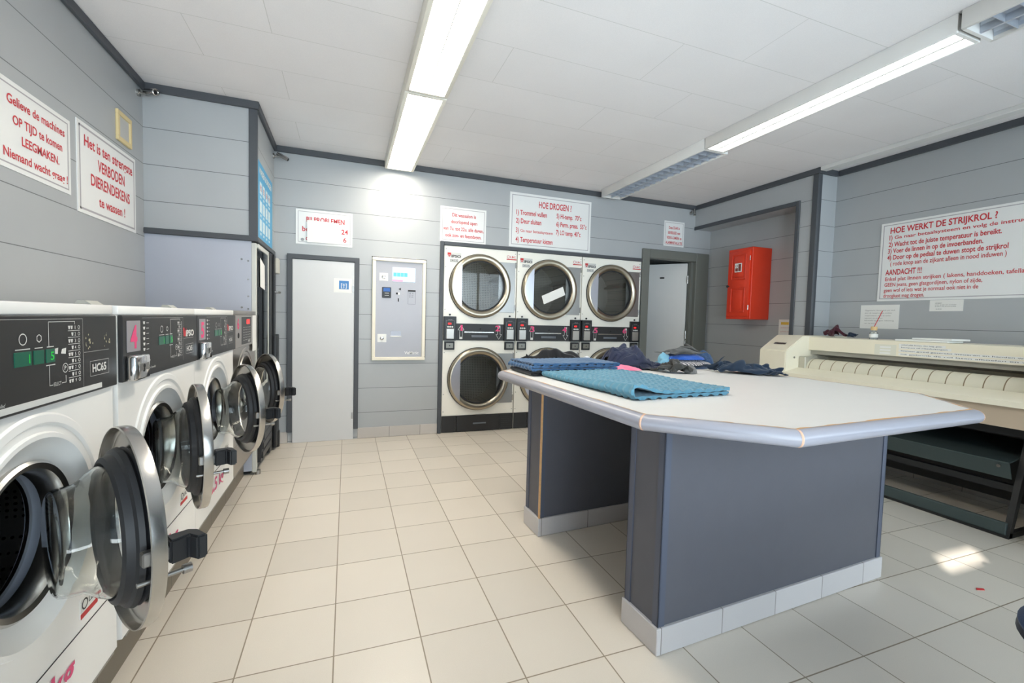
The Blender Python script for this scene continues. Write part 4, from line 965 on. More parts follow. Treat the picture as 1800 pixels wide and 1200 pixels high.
# crumpled cloth shapes: a grid of points, x and y in 1/999, z in 1/399 of the size
CLOTH = {
    'jacket': (44, 40, (
        128,22,183,146,0,198,169,11,205,185,33,235,204,32,257,218,58,255,231,98,219,265,108,187,273,141,181,296,148,172,316,155,164,319,159,115,342,147,132,357,167,167,388,178,148,402,213,125,401,243,102,423,218,75,456,208,54,469,190,11,
        496,186,10,513,170,48,534,158,10,556,151,28,563,177,59,581,204,14,599,234,83,622,261,84,626,271,14,646,313,14,632,291,66,623,287,117,639,291,147,647,291,99,670,298,125,663,332,167,695,352,164,720,389,155,746,419,134,771,426,135,
        801,458,87,834,526,42,883,560,27,903,580,46,111,19,225,124,18,173,155,37,177,179,68,202,200,54,185,225,66,166,252,90,150,253,133,132,277,136,111,285,162,131,299,179,158,324,180,151,339,177,110,369,194,120,384,216,177,414,228,179,
        418,246,137,420,246,70,435,214,40,454,217,9,479,220,12,494,207,54,518,197,19,536,179,53,552,194,15,569,206,55,588,244,45,601,261,100,611,277,43,621,311,9,642,318,54,628,315,92,625,323,141,648,321,133,658,337,80,694,337,88,
        715,380,66,741,400,65,754,393,102,753,446,129,811,501,118,867,557,75,892,613,19,918,612,13,123,44,257,127,58,193,148,69,126,183,95,118,200,118,140,227,129,139,229,122,80,250,136,45,257,159,77,280,165,81,306,180,107,319,212,147,
        344,221,110,369,237,161,402,256,155,413,267,204,432,261,180,433,265,105,446,241,69,436,243,18,459,242,33,481,247,57,508,231,59,530,227,35,547,230,64,563,250,32,575,267,98,590,288,62,609,302,81,605,326,34,628,340,30,637,346,73,
        626,353,112,646,358,120,672,366,106,690,362,34,723,376,11,748,367,40,765,397,63,755,464,85,806,540,123,872,598,89,912,628,61,915,646,9,115,72,267,148,108,207,174,121,143,181,137,68,211,152,64,225,170,108,236,161,64,232,160,9,
        256,169,25,267,187,73,291,201,122,322,229,98,347,254,138,386,264,124,393,296,181,416,294,165,434,300,197,451,277,144,457,269,85,437,270,49,452,265,7,475,259,9,501,253,24,518,265,54,539,277,28,544,300,87,565,337,111,575,355,67,
        595,341,89,612,345,73,610,359,33,636,367,34,630,373,77,645,388,120,661,384,80,693,390,59,721,414,10,743,398,11,768,405,16,780,459,74,807,549,78,857,616,79,893,648,63,915,667,45,101,89,276,123,111,183,154,138,116,190,153,107,
        196,176,57,221,192,73,244,181,93,233,190,40,244,199,6,272,198,34,285,221,98,312,249,126,341,257,88,380,283,99,401,318,145,409,313,206,422,328,158,454,314,173,466,298,114,449,295,70,443,292,9,466,281,43,492,282,12,518,284,9,
        524,307,62,551,351,62,554,390,139,578,395,134,590,367,151,608,366,114,610,376,74,617,387,35,639,393,55,633,408,103,662,416,107,689,405,98,720,414,71,739,422,40,757,433,5,785,466,27,814,534,44,853,590,46,876,632,22,894,670,24,
        87,107,265,124,133,217,147,153,154,176,176,101,205,183,104,211,212,89,233,212,106,254,206,83,247,233,57,270,232,59,298,239,49,320,268,81,341,290,121,376,317,103,381,324,179,402,340,216,427,338,211,440,348,154,470,329,143,458,322,80,
        443,318,27,474,308,23,497,298,59,503,313,10,530,341,26,537,389,89,565,430,122,570,434,183,572,403,199,601,398,178,610,401,120,610,407,69,628,410,31,635,427,72,656,407,56,684,417,60,705,433,64,728,450,62,752,447,46,773,493,40,
        799,547,20,837,584,8,850,629,19,870,670,37,91,140,270,105,145,202,144,174,179,174,171,156,195,188,138,219,204,137,226,238,135,242,239,109,268,249,118,272,272,87,299,274,107,319,303,65,357,314,61,366,348,122,384,359,174,412,351,175,
        419,368,208,445,361,200,467,359,160,466,354,94,444,346,42,466,335,9,481,335,47,502,351,60,520,384,26,546,417,52,539,435,135,543,421,192,559,426,228,582,422,235,597,426,168,611,429,101,616,435,35,649,427,19,659,440,73,678,437,24,
        704,430,11,726,447,12,747,477,10,758,520,52,795,569,63,822,591,48,836,618,55,856,653,70,82,166,242,112,169,229,127,187,153,164,192,125,186,211,160,209,209,176,234,226,177,251,248,157,255,277,127,282,281,143,296,307,102,333,320,111,
        358,353,61,385,352,84,389,363,129,409,357,134,431,370,153,436,386,198,458,383,170,469,383,119,451,378,77,453,383,27,473,395,13,495,404,14,505,413,59,526,431,67,549,458,116,550,453,194,541,443,251,568,445,259,588,451,216,598,452,122,
        614,460,55,642,453,18,673,462,43,694,453,58,691,461,7,714,467,37,735,500,7,760,555,6,789,571,8,813,604,10,813,622,59,829,643,88,86,176,191,101,197,227,140,201,194,160,220,114,192,216,101,202,231,147,214,244,194,238,261,193,
        257,281,180,269,306,152,300,315,148,320,341,96,348,371,92,370,378,90,391,391,96,411,386,116,413,393,168,440,402,151,454,410,188,471,406,152,469,418,104,449,431,84,455,450,44,476,449,17,506,443,33,534,451,36,523,463,92,531,467,160,
        539,474,225,558,471,258,569,461,192,608,471,147,630,472,83,650,481,10,660,477,72,682,469,87,691,483,42,705,492,8,728,523,46,760,558,63,780,593,48,791,609,16,803,634,10,823,642,20,79,204,194,107,208,171,140,230,192,171,226,150,
        182,242,98,206,243,102,213,258,152,216,280,186,234,299,210,251,316,201,271,332,185,290,344,136,330,351,149,358,370,151,379,388,155,398,406,138,420,422,137,430,415,190,447,429,160,466,437,182,476,444,143,454,458,127,450,480,80,461,476,23,
        496,469,39,525,477,31,544,473,73,535,493,133,550,482,181,559,498,226,585,490,204,595,493,112,617,492,52,648,505,20,671,492,29,676,496,84,704,489,79,702,512,37,721,534,5,739,561,20,751,584,25,754,610,11,754,639,8,768,657,7,
        80,232,214,101,238,167,130,244,149,163,254,147,186,248,155,195,263,121,222,267,110,233,271,146,240,300,157,223,325,166,234,350,179,259,369,185,289,377,135,328,389,141,363,401,138,387,432,167,410,430,195,434,453,198,453,443,218,452,466,178,
        475,465,178,478,474,129,473,463,85,476,496,51,504,493,7,520,500,59,546,497,53,555,498,103,551,511,153,573,499,146,594,524,151,624,520,113,627,529,44,649,514,68,666,520,33,683,512,54,695,509,103,714,517,72,711,544,42,710,563,6,
        714,593,3,706,625,13,705,654,26,712,673,44,72,260,207,99,257,208,124,265,191,148,265,198,171,265,202,192,276,176,210,284,140,226,303,125,243,301,97,246,332,121,225,351,120,230,382,159,265,399,164,306,405,115,358,406,95,401,434,113,
        415,462,176,420,468,223,441,466,240,464,479,220,470,499,172,453,490,127,483,501,102,500,505,68,504,523,17,531,513,17,536,524,66,562,521,68,560,543,118,579,533,104,608,533,77,623,557,98,642,544,77,649,537,30,662,538,70,684,538,38,
        683,534,103,711,533,107,727,547,68,719,570,48,701,589,47,680,617,31,680,649,7,682,680,4,66,293,219,93,288,214,109,279,251,133,278,265,159,292,245,177,292,175,204,312,128,215,292,82,222,320,81,243,329,71,244,358,82,249,375,126,
        254,422,140,301,432,143,350,428,93,390,460,115,420,484,144,434,481,186,430,496,238,452,505,232,446,513,163,470,523,119,478,527,46,499,548,74,520,539,63,526,542,11,548,536,24,551,552,62,575,577,73,599,576,86,602,553,43,628,557,42,
        643,571,76,650,568,26,668,556,28,679,556,74,699,543,69,705,558,119,732,556,107,737,579,62,720,602,54,694,626,68,672,649,48,661,666,5,63,327,232,86,317,221,113,305,233,125,307,284,140,298,222,181,320,173,193,283,85,199,313,74,
        215,308,33,234,321,26,223,351,63,231,394,102,267,412,93,296,452,120,337,445,70,372,476,109,400,495,146,410,495,195,429,515,187,439,530,223,458,538,187,470,549,121,469,556,44,498,549,17,515,566,54,535,563,50,554,575,8,573,560,4,
        591,571,31,595,596,53,617,577,25,619,580,73,635,589,41,659,594,40,662,573,73,682,584,52,694,571,77,718,576,84,735,589,125,752,587,95,741,612,59,715,637,66,688,666,60,670,687,33,62,355,250,88,352,225,94,329,265,123,332,250,
        156,335,192,164,291,117,178,287,42,195,305,22,203,336,50,214,344,8,242,373,29,241,416,59,255,443,90,288,442,72,326,464,55,348,470,132,384,483,179,398,521,193,416,521,232,420,547,201,442,561,197,447,560,133,476,581,87,488,575,26,
        511,590,9,537,586,15,549,583,60,569,588,40,579,601,10,600,605,0,619,602,11,618,605,65,631,596,94,653,597,91,672,606,74,682,587,116,713,600,129,717,628,103,744,646,113,764,637,101,777,621,60,748,644,60,713,665,95,693,692,65,
        66,382,251,99,372,267,115,355,224,126,333,153,162,338,102,147,293,67,164,310,53,183,328,54,191,362,10,213,397,55,227,431,15,253,443,10,273,448,41,280,472,76,307,482,73,349,498,106,371,500,196,397,514,255,407,555,275,432,552,276,
        422,580,249,428,580,161,450,585,75,479,599,27,505,602,52,531,605,56,553,610,38,564,600,82,576,615,52,593,626,29,614,631,11,636,612,22,641,615,67,643,619,113,668,607,125,699,622,125,716,606,192,733,638,181,749,607,178,773,609,174,
        791,626,136,783,652,58,740,675,74,712,703,97,77,409,272,96,380,205,132,382,168,150,363,87,130,316,84,146,325,50,164,323,9,165,359,57,193,413,73,211,469,44,237,471,81,247,479,41,268,472,15,291,464,30,295,501,62,328,500,141,
        380,533,203,385,541,305,416,552,361,437,564,350,445,578,298,442,596,194,447,610,91,475,625,25,504,617,7,530,616,10,540,630,57,555,624,86,577,615,103,595,616,75,615,631,65,635,637,49,655,628,39,661,623,81,662,629,141,700,641,165,
        704,615,232,729,602,234,758,599,251,779,599,239,785,632,189,788,672,94,744,688,35,714,709,57,85,434,274,92,401,175,112,361,139,126,368,69,111,330,64,127,319,28,149,354,5,177,403,19,183,471,76,215,514,106,240,512,107,259,496,88,
        271,489,48,292,491,6,316,496,30,323,524,133,374,559,215,392,575,316,404,579,396,432,584,399,429,593,317,445,620,208,447,636,96,488,636,67,509,646,12,529,647,10,552,637,8,568,638,43,573,642,87,595,634,108,600,650,56,623,658,26,
        648,650,29,647,647,91,678,646,107,683,650,200,725,642,236,726,611,287,754,602,307,775,616,283,764,631,202,763,674,116,758,712,21,713,717,14,105,478,304,92,446,205,113,410,156,100,372,96,106,378,35,127,368,9,151,398,51,166,450,19,
        199,498,34,208,537,82,227,526,66,252,510,45,277,515,71,283,515,15,312,530,32,342,546,117,361,578,239,398,599,291,412,592,341,420,611,385,434,628,306,425,639,174,469,662,113,480,659,24,501,674,13,519,671,42,539,658,46,559,667,40,
        580,669,54,587,658,105,613,661,103,632,658,75,648,676,36,659,661,70,663,664,132,685,674,209,707,647,270,725,639,311,746,622,333,766,635,308,777,653,233,779,694,128,759,735,41,720,743,8,88,544,291,123,487,266,107,473,186,116,436,128,
        132,410,128,135,434,101,145,476,88,168,514,68,188,545,50,216,549,40,235,551,80,257,539,77,275,536,40,298,554,48,313,549,126,348,596,165,377,616,254,377,601,327,396,614,334,409,643,334,410,638,249,445,673,167,450,675,57,476,694,10,
        504,704,8,524,699,9,540,681,18,546,682,75,566,681,92,590,684,106,600,676,61,621,682,55,643,690,61,667,688,72,688,670,107,703,668,183,715,671,241,723,666,287,743,659,317,744,641,271,752,655,212,759,693,147,739,720,75,721,759,45,
        53,560,248,106,547,253,138,511,236,130,501,165,143,478,189,172,483,179,188,519,159,206,542,130,203,568,111,207,577,60,234,573,41,252,553,28,278,571,54,299,571,137,332,612,174,353,632,250,354,612,303,369,626,342,390,641,361,388,644,287,
        422,675,248,424,691,137,463,701,88,474,714,39,496,716,43,515,699,53,536,705,54,557,693,33,560,708,84,580,706,108,596,702,71,616,693,100,636,679,112,660,687,110,690,696,120,717,673,148,727,663,200,735,668,247,740,684,291,759,668,285,
        759,677,234,756,701,186,748,731,123,746,758,78,37,557,201,83,572,218,126,549,216,151,536,204,170,528,171,189,538,228,226,539,218,236,565,183,231,578,141,213,600,90,236,579,93,258,583,61,276,580,124,317,627,153,321,635,267,341,633,316,
        363,645,283,358,651,337,382,673,348,397,678,295,403,691,226,434,707,168,450,722,84,474,731,83,493,704,106,508,721,80,521,733,44,548,719,18,573,712,46,582,729,80,604,715,111,622,715,70,644,713,83,651,698,142,679,691,156,706,694,173,
        727,688,171,739,683,213,732,701,256,757,697,264,777,685,258,775,695,207,771,723,162,773,740,99,47,565,160,89,542,189,123,571,170,151,562,179,173,561,189,205,562,201,225,564,258,246,580,227,247,594,176,227,616,126,237,615,73,248,605,119,
        275,610,167,312,653,194,341,653,245,331,659,300,352,672,312,373,673,285,373,697,319,401,709,306,418,702,266,420,727,192,446,741,126,466,726,128,489,730,132,516,735,126,533,720,97,556,743,34,578,730,15,595,717,36,604,737,75,619,739,110,
        634,718,121,666,711,105,672,710,178,695,700,213,719,695,219,737,707,184,742,715,226,752,725,267,777,712,270,793,703,232,792,713,170,787,750,129,71,531,145,99,569,141,134,556,121,154,574,131,170,583,161,197,595,207,221,599,273,249,596,274,
        258,608,212,250,627,168,249,642,126,274,640,114,283,653,179,297,651,238,320,662,261,333,687,277,358,679,249,360,716,268,380,734,266,394,715,237,415,733,257,438,727,227,444,751,172,462,755,147,478,756,111,497,746,83,533,751,80,570,755,67,
        582,759,14,602,748,35,618,727,31,622,752,66,639,743,94,664,738,106,690,721,132,706,722,184,713,714,242,726,728,192,750,727,188,764,715,225,773,738,252,797,730,253,808,728,189,811,756,119,87,568,90,119,564,81,132,594,103,157,588,87,
        177,581,113,210,578,165,230,605,221,234,627,260,255,632,246,266,640,203,261,660,167,275,672,131,298,663,152,298,677,208,309,683,254,332,680,225,350,704,224,377,715,214,376,754,209,396,767,228,407,746,202,430,755,217,451,766,213,465,746,192,
        483,750,164,503,768,108,536,785,57,565,779,32,596,786,35,610,773,6,626,756,13,642,740,40,640,771,78,649,756,143,671,736,164,689,738,204,708,740,231,730,733,239,738,750,203,760,741,214,782,733,203,797,759,223,828,755,192,839,774,109,
        105,599,106,113,593,58,139,596,51,146,621,87,166,612,116,197,604,140,223,615,176,218,633,216,239,635,198,247,662,211,265,676,210,281,683,178,294,695,145,314,682,172,313,700,216,328,708,247,341,715,191,368,720,169,394,748,171,397,785,173,
        419,777,186,420,778,244,440,755,266,465,747,242,488,753,207,519,757,148,552,773,93,571,803,56,591,811,9,612,802,12,630,784,33,650,762,11,660,760,86,664,777,155,681,750,127,691,754,166,704,762,204,721,762,237,744,754,247,756,766,203,
        771,751,175,802,762,169,833,789,177,863,786,129,98,621,88,122,618,91,130,617,31,155,621,38,162,639,79,179,613,71,191,633,119,202,654,130,218,668,138,233,682,153,246,699,171,260,716,182,280,724,191,302,719,184,324,712,177,317,731,228,
        346,741,224,355,744,154,394,748,120,410,766,144,414,806,153,430,799,224,447,783,283,467,763,283,477,779,220,508,786,137,561,795,115,584,780,81,599,812,52,614,830,9,635,807,9,661,787,7,680,759,69,671,796,125,693,773,123,704,743,127,
        715,742,167,724,766,180,735,782,223,757,778,243,776,768,219,792,788,168,818,793,130,861,813,125,100,617,32,111,638,63,133,641,66,146,644,10,168,645,13,181,663,50,197,644,14,216,642,25,238,640,47,255,655,77,262,681,101,272,705,108,
        283,729,113,294,751,132,309,758,169,335,750,164,341,771,190,369,771,172,393,778,113,418,769,97,431,779,141,444,811,197,458,792,236,473,794,285,494,777,254,521,781,183,568,786,152,597,790,114,616,798,61,624,827,48,638,833,6,658,806,38,
        688,779,49,688,804,107,694,790,163,711,770,147,724,752,124,741,747,155,744,775,169,754,793,198,772,798,221,798,800,207,814,815,158,846,831,149,93,666,31,108,659,7,129,654,15,140,664,58,160,667,49,167,685,6,189,698,6,204,706,36,
        221,697,8,244,689,18,272,681,23,291,684,63,310,701,88,319,728,96,324,755,93,333,779,93,352,796,107,367,801,133,395,807,126,414,796,108,438,786,94,453,792,144,465,817,190,479,809,227,502,810,241,513,806,171,556,809,168,596,814,136,
        623,810,102,640,812,61,646,840,45,667,826,14,688,810,40,710,794,75,707,814,133,720,797,163,723,785,117,742,769,115,761,759,125,773,776,146,774,802,157,783,823,179,807,838,184,837,851,161,107,653,136,101,668,95,120,677,44,140,685,16,
        150,688,69,172,694,60,177,721,19,196,745,4,218,733,9,226,715,56,255,716,15,280,710,46,301,705,27,323,719,25,345,731,30,362,745,48,375,756,78,381,788,85,392,819,77,410,826,114,431,813,110,455,809,94,472,802,131,486,806,180,
        494,830,208,524,822,202,549,824,124,584,822,92,615,840,98,638,832,91,660,825,67,664,853,26,685,838,9,698,830,59,726,817,80,727,824,142,743,800,141,746,809,89,766,800,65,790,798,52,804,797,87,801,821,119,809,855,123,827,875,156,
        76,704,200,105,684,190,119,688,108,118,706,24,137,703,54,155,714,30,178,735,67,200,736,60,211,759,26,228,744,47,254,730,64,282,740,33,304,735,64,308,755,27,330,768,5,350,781,11,360,793,47,394,778,39,411,800,69,416,834,67,
        426,843,115,446,824,137,472,830,112,491,816,127,504,826,160,522,845,177,567,838,155,589,853,63,616,850,45,635,860,79,657,849,93,679,846,67,683,870,24,704,852,12,711,850,79,741,837,96,754,840,147,772,833,114,784,852,48,810,859,78,
        829,847,73,842,822,90,845,848,118,847,880,115,44,688,140,80,713,158,126,708,172,116,722,76,134,733,35,150,720,77,162,756,46,189,763,40,210,768,72,228,771,46,250,753,22,271,763,62,290,759,71,314,780,72,336,789,56,332,806,10,
        357,809,8,391,801,15,424,799,27,436,814,65,437,848,76,445,856,122,460,843,155,481,836,160,501,845,124,530,840,120,577,869,138,612,865,75,619,874,19,640,863,31,655,873,70,675,870,91,694,867,58,703,881,13,726,857,37,727,868,99,
        742,863,131,770,870,117,795,882,76,802,861,26,820,847,24,843,835,43,860,837,85,846,862,78,24,656,76,56,682,100,91,722,111,134,738,155,123,753,79,146,747,93,170,752,101,190,782,86,197,788,34,219,796,61,244,788,47,266,778,8,
        288,782,13,311,801,23,321,813,61,343,819,57,348,833,5,382,828,37,411,828,12,433,829,22,452,833,43,458,843,89,467,859,121,476,865,163,501,858,174,527,869,105,574,873,77,625,895,85,632,908,20,647,893,44,663,881,21,674,893,59,
        691,892,88,713,880,65,724,890,19,743,876,41,748,894,85,760,878,63,785,878,21,804,889,17,823,872,8,841,866,39,866,845,45,868,865,84,0,677,81,33,683,52,50,715,104,93,750,141,137,771,139,144,779,76,166,781,108,170,791,53,
        190,815,48,203,810,9,223,816,12,251,815,22,273,810,33,292,818,33,309,842,39,328,839,24,352,851,47,373,851,9,396,856,18,417,862,19,438,862,33,458,863,50,476,856,78,488,863,118,498,882,148,537,875,152,576,893,109,607,919,55,
        635,942,31,657,933,33,669,919,8,692,913,9,707,907,39,712,905,82,730,899,63,738,914,19,759,910,18,774,917,62,776,900,10,796,907,54,818,887,58,839,894,16,861,866,10,882,864,53,16,695,114,19,712,48,56,719,52,74,765,121,
        117,788,151,136,797,109,154,809,87,177,812,83,165,826,18,185,840,9,206,837,39,232,819,67,259,813,68,285,825,82,308,833,90,333,850,74,336,867,22,358,871,7,382,881,14,403,892,26,427,891,34,450,891,57,458,875,92,483,885,89,
        506,885,99,534,901,136,581,912,142,623,914,104,636,961,64,656,970,27,677,955,27,679,928,57,702,939,39,723,930,53,730,917,94,745,923,63,749,943,31,771,935,24,791,931,6,807,913,9,819,916,64,847,889,68,871,890,8,892,859,13,
        13,750,87,40,745,94,58,760,44,95,774,82,114,812,129,139,812,146,157,798,138,168,839,107,169,845,55,172,872,12,203,866,9,235,842,36,258,835,90,281,852,51,301,862,98,318,873,55,345,877,71,357,895,29,369,876,59,392,872,69,
        417,876,74,434,898,94,455,904,111,473,889,128,494,910,114,534,928,114,576,924,93,620,940,116,654,941,74,661,981,76,683,984,51,687,953,80,696,925,84,714,948,87,739,949,88,752,924,112,764,936,79,780,959,66,800,943,57,815,943,16,
        831,918,15,850,917,62,877,890,64,909,877,24,22,829,49,53,823,56,75,808,106,104,830,84,132,840,97,138,839,144,164,818,167,191,811,128,192,842,75,183,872,74,210,880,59,243,855,93,258,861,47,278,875,90,306,892,71,330,892,91,
        338,904,43,358,904,80,379,908,46,384,899,96,411,905,116,427,889,157,439,917,158,454,890,167,489,906,162,531,930,163,581,945,130,618,968,100,647,961,110,670,954,101,681,983,108,705,967,114,705,933,139,729,926,135,742,952,157,765,956,143,
        785,928,144,805,953,135,822,969,110,830,967,59,840,948,29,857,927,8,890,907,30,923,895,62,53,869,95,58,867,37,81,843,55,100,868,102,119,862,134,144,869,126,160,851,161,182,834,172,203,832,158,222,846,151,243,872,132,261,898,104,
        255,892,54,281,894,49,293,910,98,317,911,109,330,929,58,354,927,45,374,928,86,401,925,74,395,926,148,405,903,185,427,901,206,451,903,208,488,891,200,543,903,178,589,937,175,621,958,149,642,978,149,666,974,136,685,945,145,702,960,184,
        725,952,176,729,921,186,753,920,173,770,945,195,801,952,189,830,922,186,849,925,156,862,943,126,875,957,92,887,931,66,925,939,42,955,919,35,91,898,106,83,910,57,108,884,46,129,859,62,126,888,91,133,902,128,151,898,153,169,895,169,
        188,910,176,208,930,163,229,942,145,246,933,118,258,919,75,275,920,42,302,920,48,310,940,104,335,927,111,349,947,80,369,953,59,397,955,79,415,943,132,405,936,200,414,916,236,439,934,206,487,922,207,540,904,222,591,907,189,622,925,158,
        642,938,154,666,935,170,684,946,206,703,923,193,714,947,222,735,944,219,746,918,225,770,919,225,800,935,236,844,949,213,873,922,218,890,912,188,901,902,155,925,917,128,960,926,110,985,950,79,114,948,81,126,931,67,129,927,14,142,888,4,
        155,888,34,166,886,73,161,917,50,179,925,53,201,917,30,199,947,27,218,951,37,225,917,80,257,946,78,277,923,92,289,939,56,316,946,61,330,954,112,354,933,125,367,952,110,382,971,91,398,960,146,423,947,186,414,947,240,438,929,250,
        476,939,229,522,930,226,568,921,235,606,922,227,634,924,220,657,925,224,679,915,205,696,924,233,719,915,225,724,934,261,747,941,272,753,913,282,789,907,263,835,945,254,876,949,189,908,953,214,930,936,216,952,957,185,975,999,155,999,998,142)),
    'black': (23, 10, (
        67,126,78,115,80,21,170,166,5,232,173,2,278,162,7,310,194,0,345,200,46,375,265,71,396,177,108,427,288,57,465,218,86,480,127,45,500,70,3,533,40,23,575,103,54,638,181,7,681,241,13,737,217,7,791,187,27,846,172,20,
        903,149,14,962,137,6,986,0,7,98,173,3,76,162,122,136,187,165,205,235,27,290,187,101,323,159,113,316,272,90,348,304,142,381,302,201,394,260,277,455,250,228,499,285,103,526,248,61,541,192,110,587,209,91,668,252,96,712,152,141,
        760,139,163,787,150,144,835,174,115,879,192,119,924,212,78,956,238,77,53,273,20,95,328,27,122,281,82,163,293,186,253,296,67,308,243,176,338,285,191,345,388,166,386,368,177,406,339,269,433,331,315,477,345,262,519,333,226,559,320,193,
        605,300,180,653,272,193,701,263,219,737,263,177,771,264,84,801,255,8,841,277,16,893,257,122,939,313,82,70,434,108,104,402,131,129,395,128,164,354,202,224,367,157,274,374,144,304,413,192,330,462,266,360,525,203,397,463,103,433,411,93,
        463,370,134,493,357,74,515,288,43,557,287,13,610,337,38,658,339,46,695,347,8,743,395,52,783,419,110,817,404,72,864,358,3,902,318,28,64,485,147,95,476,132,131,463,192,154,425,231,196,421,230,230,461,289,278,493,289,300,531,239,
        329,393,101,363,305,19,404,320,22,446,365,34,469,383,28,509,391,34,555,420,1,589,453,26,627,456,62,689,445,120,745,518,140,779,472,209,828,437,199,867,450,160,901,476,102,26,417,399,52,431,359,103,466,330,167,498,168,214,540,118,
        247,481,148,273,480,180,294,514,103,315,465,31,360,507,63,402,568,2,446,579,6,490,596,21,530,629,66,547,619,156,580,575,107,621,523,86,689,517,178,738,515,244,782,530,197,781,522,64,813,506,43,868,518,18,54,550,359,115,619,216,
        149,624,137,169,617,133,155,540,77,160,480,0,210,507,35,249,529,48,299,554,1,344,616,87,427,692,87,470,729,169,497,734,220,506,698,106,547,669,44,585,643,13,639,611,106,689,611,216,719,572,93,759,562,47,796,577,99,880,581,168,
        943,599,53,61,694,227,65,758,211,84,790,294,119,809,188,169,761,91,192,676,39,242,697,91,286,722,72,336,733,68,400,760,113,443,784,71,475,753,118,501,815,148,555,807,83,614,791,71,664,741,104,687,734,212,709,699,117,732,659,58,
        767,640,36,800,617,58,878,633,92,941,674,127,21,799,243,36,833,262,72,851,293,117,851,254,164,819,168,207,812,153,272,850,202,328,862,215,371,855,184,404,859,136,439,861,79,478,883,89,510,878,41,549,877,108,617,847,78,673,806,52,
        710,778,7,750,777,13,790,762,17,840,828,75,883,827,44,920,817,104,967,778,80,0,885,169,28,804,121,66,843,42,105,879,41,150,916,74,199,935,58,247,944,6,305,971,12,362,993,56,405,999,37,447,995,25,485,969,29,524,973,54,
        570,927,1,622,883,27,672,915,54,725,938,56,769,932,59,803,914,54,858,910,104,907,907,92,951,877,58,999,903,5)),
    'charcoal': (32, 26, (
        337,62,206,354,96,191,335,89,146,345,134,155,339,134,102,392,158,78,423,148,6,436,106,24,389,108,73,387,45,116,414,58,71,446,33,70,504,60,28,522,23,47,558,29,69,574,65,79,555,80,24,581,122,45,605,93,87,614,68,129,
        646,65,119,690,85,148,729,104,216,752,138,222,811,121,268,853,147,334,892,150,314,910,180,290,941,156,266,954,100,230,993,78,205,996,58,185,320,52,163,328,68,213,316,117,197,287,147,152,319,168,121,371,173,42,444,165,40,461,132,10,
        423,107,67,391,87,120,421,50,120,447,78,67,478,40,54,512,52,80,536,19,122,562,51,131,537,74,63,550,116,47,577,133,96,616,126,158,649,109,202,688,94,252,718,65,241,758,103,261,793,155,265,828,126,313,867,173,302,903,127,245,
        922,158,169,960,127,132,969,66,98,996,107,133,256,64,219,250,87,164,227,143,170,219,156,243,269,186,184,355,211,85,447,202,9,495,176,7,476,138,55,420,140,99,429,105,131,456,73,124,485,79,87,472,30,126,501,14,169,529,36,179,
        523,75,115,536,116,105,577,86,142,605,105,263,629,34,298,669,24,323,709,58,300,727,146,265,771,141,308,808,163,349,834,180,270,877,122,200,913,109,158,917,127,100,956,120,65,999,106,76,136,132,161,122,147,209,139,181,225,162,192,269,
        260,193,244,350,209,145,437,202,73,477,225,24,507,185,49,467,181,76,446,156,132,456,117,100,482,106,126,490,69,142,466,45,188,501,37,222,515,78,207,552,67,202,571,100,280,592,28,347,626,24,387,659,0,391,694,41,370,686,100,308,
        728,147,319,779,185,343,859,225,298,881,162,183,876,107,124,895,164,118,931,178,96,974,159,78,113,231,137,78,199,155,101,221,198,184,237,233,292,247,236,357,229,192,393,221,155,446,227,121,501,230,51,502,211,97,478,193,139,484,154,103,
        502,123,77,511,133,123,491,109,168,475,82,223,492,83,270,529,64,327,559,39,387,598,46,399,628,72,397,646,76,335,667,90,373,698,127,354,691,172,294,756,216,335,837,224,252,891,204,155,848,124,144,858,141,93,901,151,61,941,165,38,
        169,184,110,153,216,131,204,192,178,300,238,180,359,307,154,389,296,183,406,254,189,422,264,128,485,270,53,544,260,61,514,262,107,518,194,136,529,196,84,580,198,80,587,201,129,534,187,177,474,155,229,509,104,332,540,88,384,577,105,389,
        601,146,310,626,224,308,658,201,287,667,215,343,709,228,343,763,224,266,845,265,192,839,170,174,791,110,108,806,66,124,862,91,83,919,121,31,258,203,75,266,189,114,278,244,145,339,245,120,381,270,136,406,325,136,441,311,163,486,291,127,
        537,329,33,587,309,15,580,313,65,556,305,120,593,285,128,617,316,89,655,315,98,645,284,156,562,264,173,484,216,248,533,163,289,564,173,303,590,228,320,604,251,238,642,248,246,661,248,284,699,251,292,755,278,250,823,284,177,826,199,151,
        753,125,113,764,56,107,808,66,74,871,126,32,301,223,75,262,247,66,280,256,103,316,280,114,360,282,85,419,296,92,463,341,105,521,369,104,556,340,70,589,352,18,615,339,50,591,345,92,582,348,138,624,353,129,654,383,94,670,347,134,
        602,306,190,504,282,208,527,263,255,540,263,307,572,269,261,607,281,287,625,293,237,657,288,241,690,251,241,739,254,219,798,262,142,840,230,120,773,167,73,754,82,61,778,66,23,835,92,13,301,248,29,307,263,70,278,303,83,284,309,133,
        361,323,111,443,368,67,510,392,21,553,374,5,568,381,42,590,377,57,618,389,32,617,383,86,571,381,99,597,386,132,630,412,129,652,383,167,578,340,223,516,327,192,513,312,255,549,307,261,573,303,301,596,315,259,632,325,276,648,281,311,
        682,298,273,723,278,183,775,244,123,812,237,93,836,186,102,799,159,36,824,129,57,845,150,5,273,272,27,313,290,27,328,306,71,340,361,82,404,405,114,475,418,95,530,423,65,540,418,9,581,418,5,558,414,50,593,424,49,624,432,74,
        594,417,107,566,401,149,603,400,168,640,419,187,589,383,231,540,371,188,509,367,226,540,354,256,570,342,274,610,357,288,612,317,321,654,313,336,702,297,315,723,320,162,765,249,55,791,210,38,829,210,58,864,195,75,875,213,24,917,205,42,
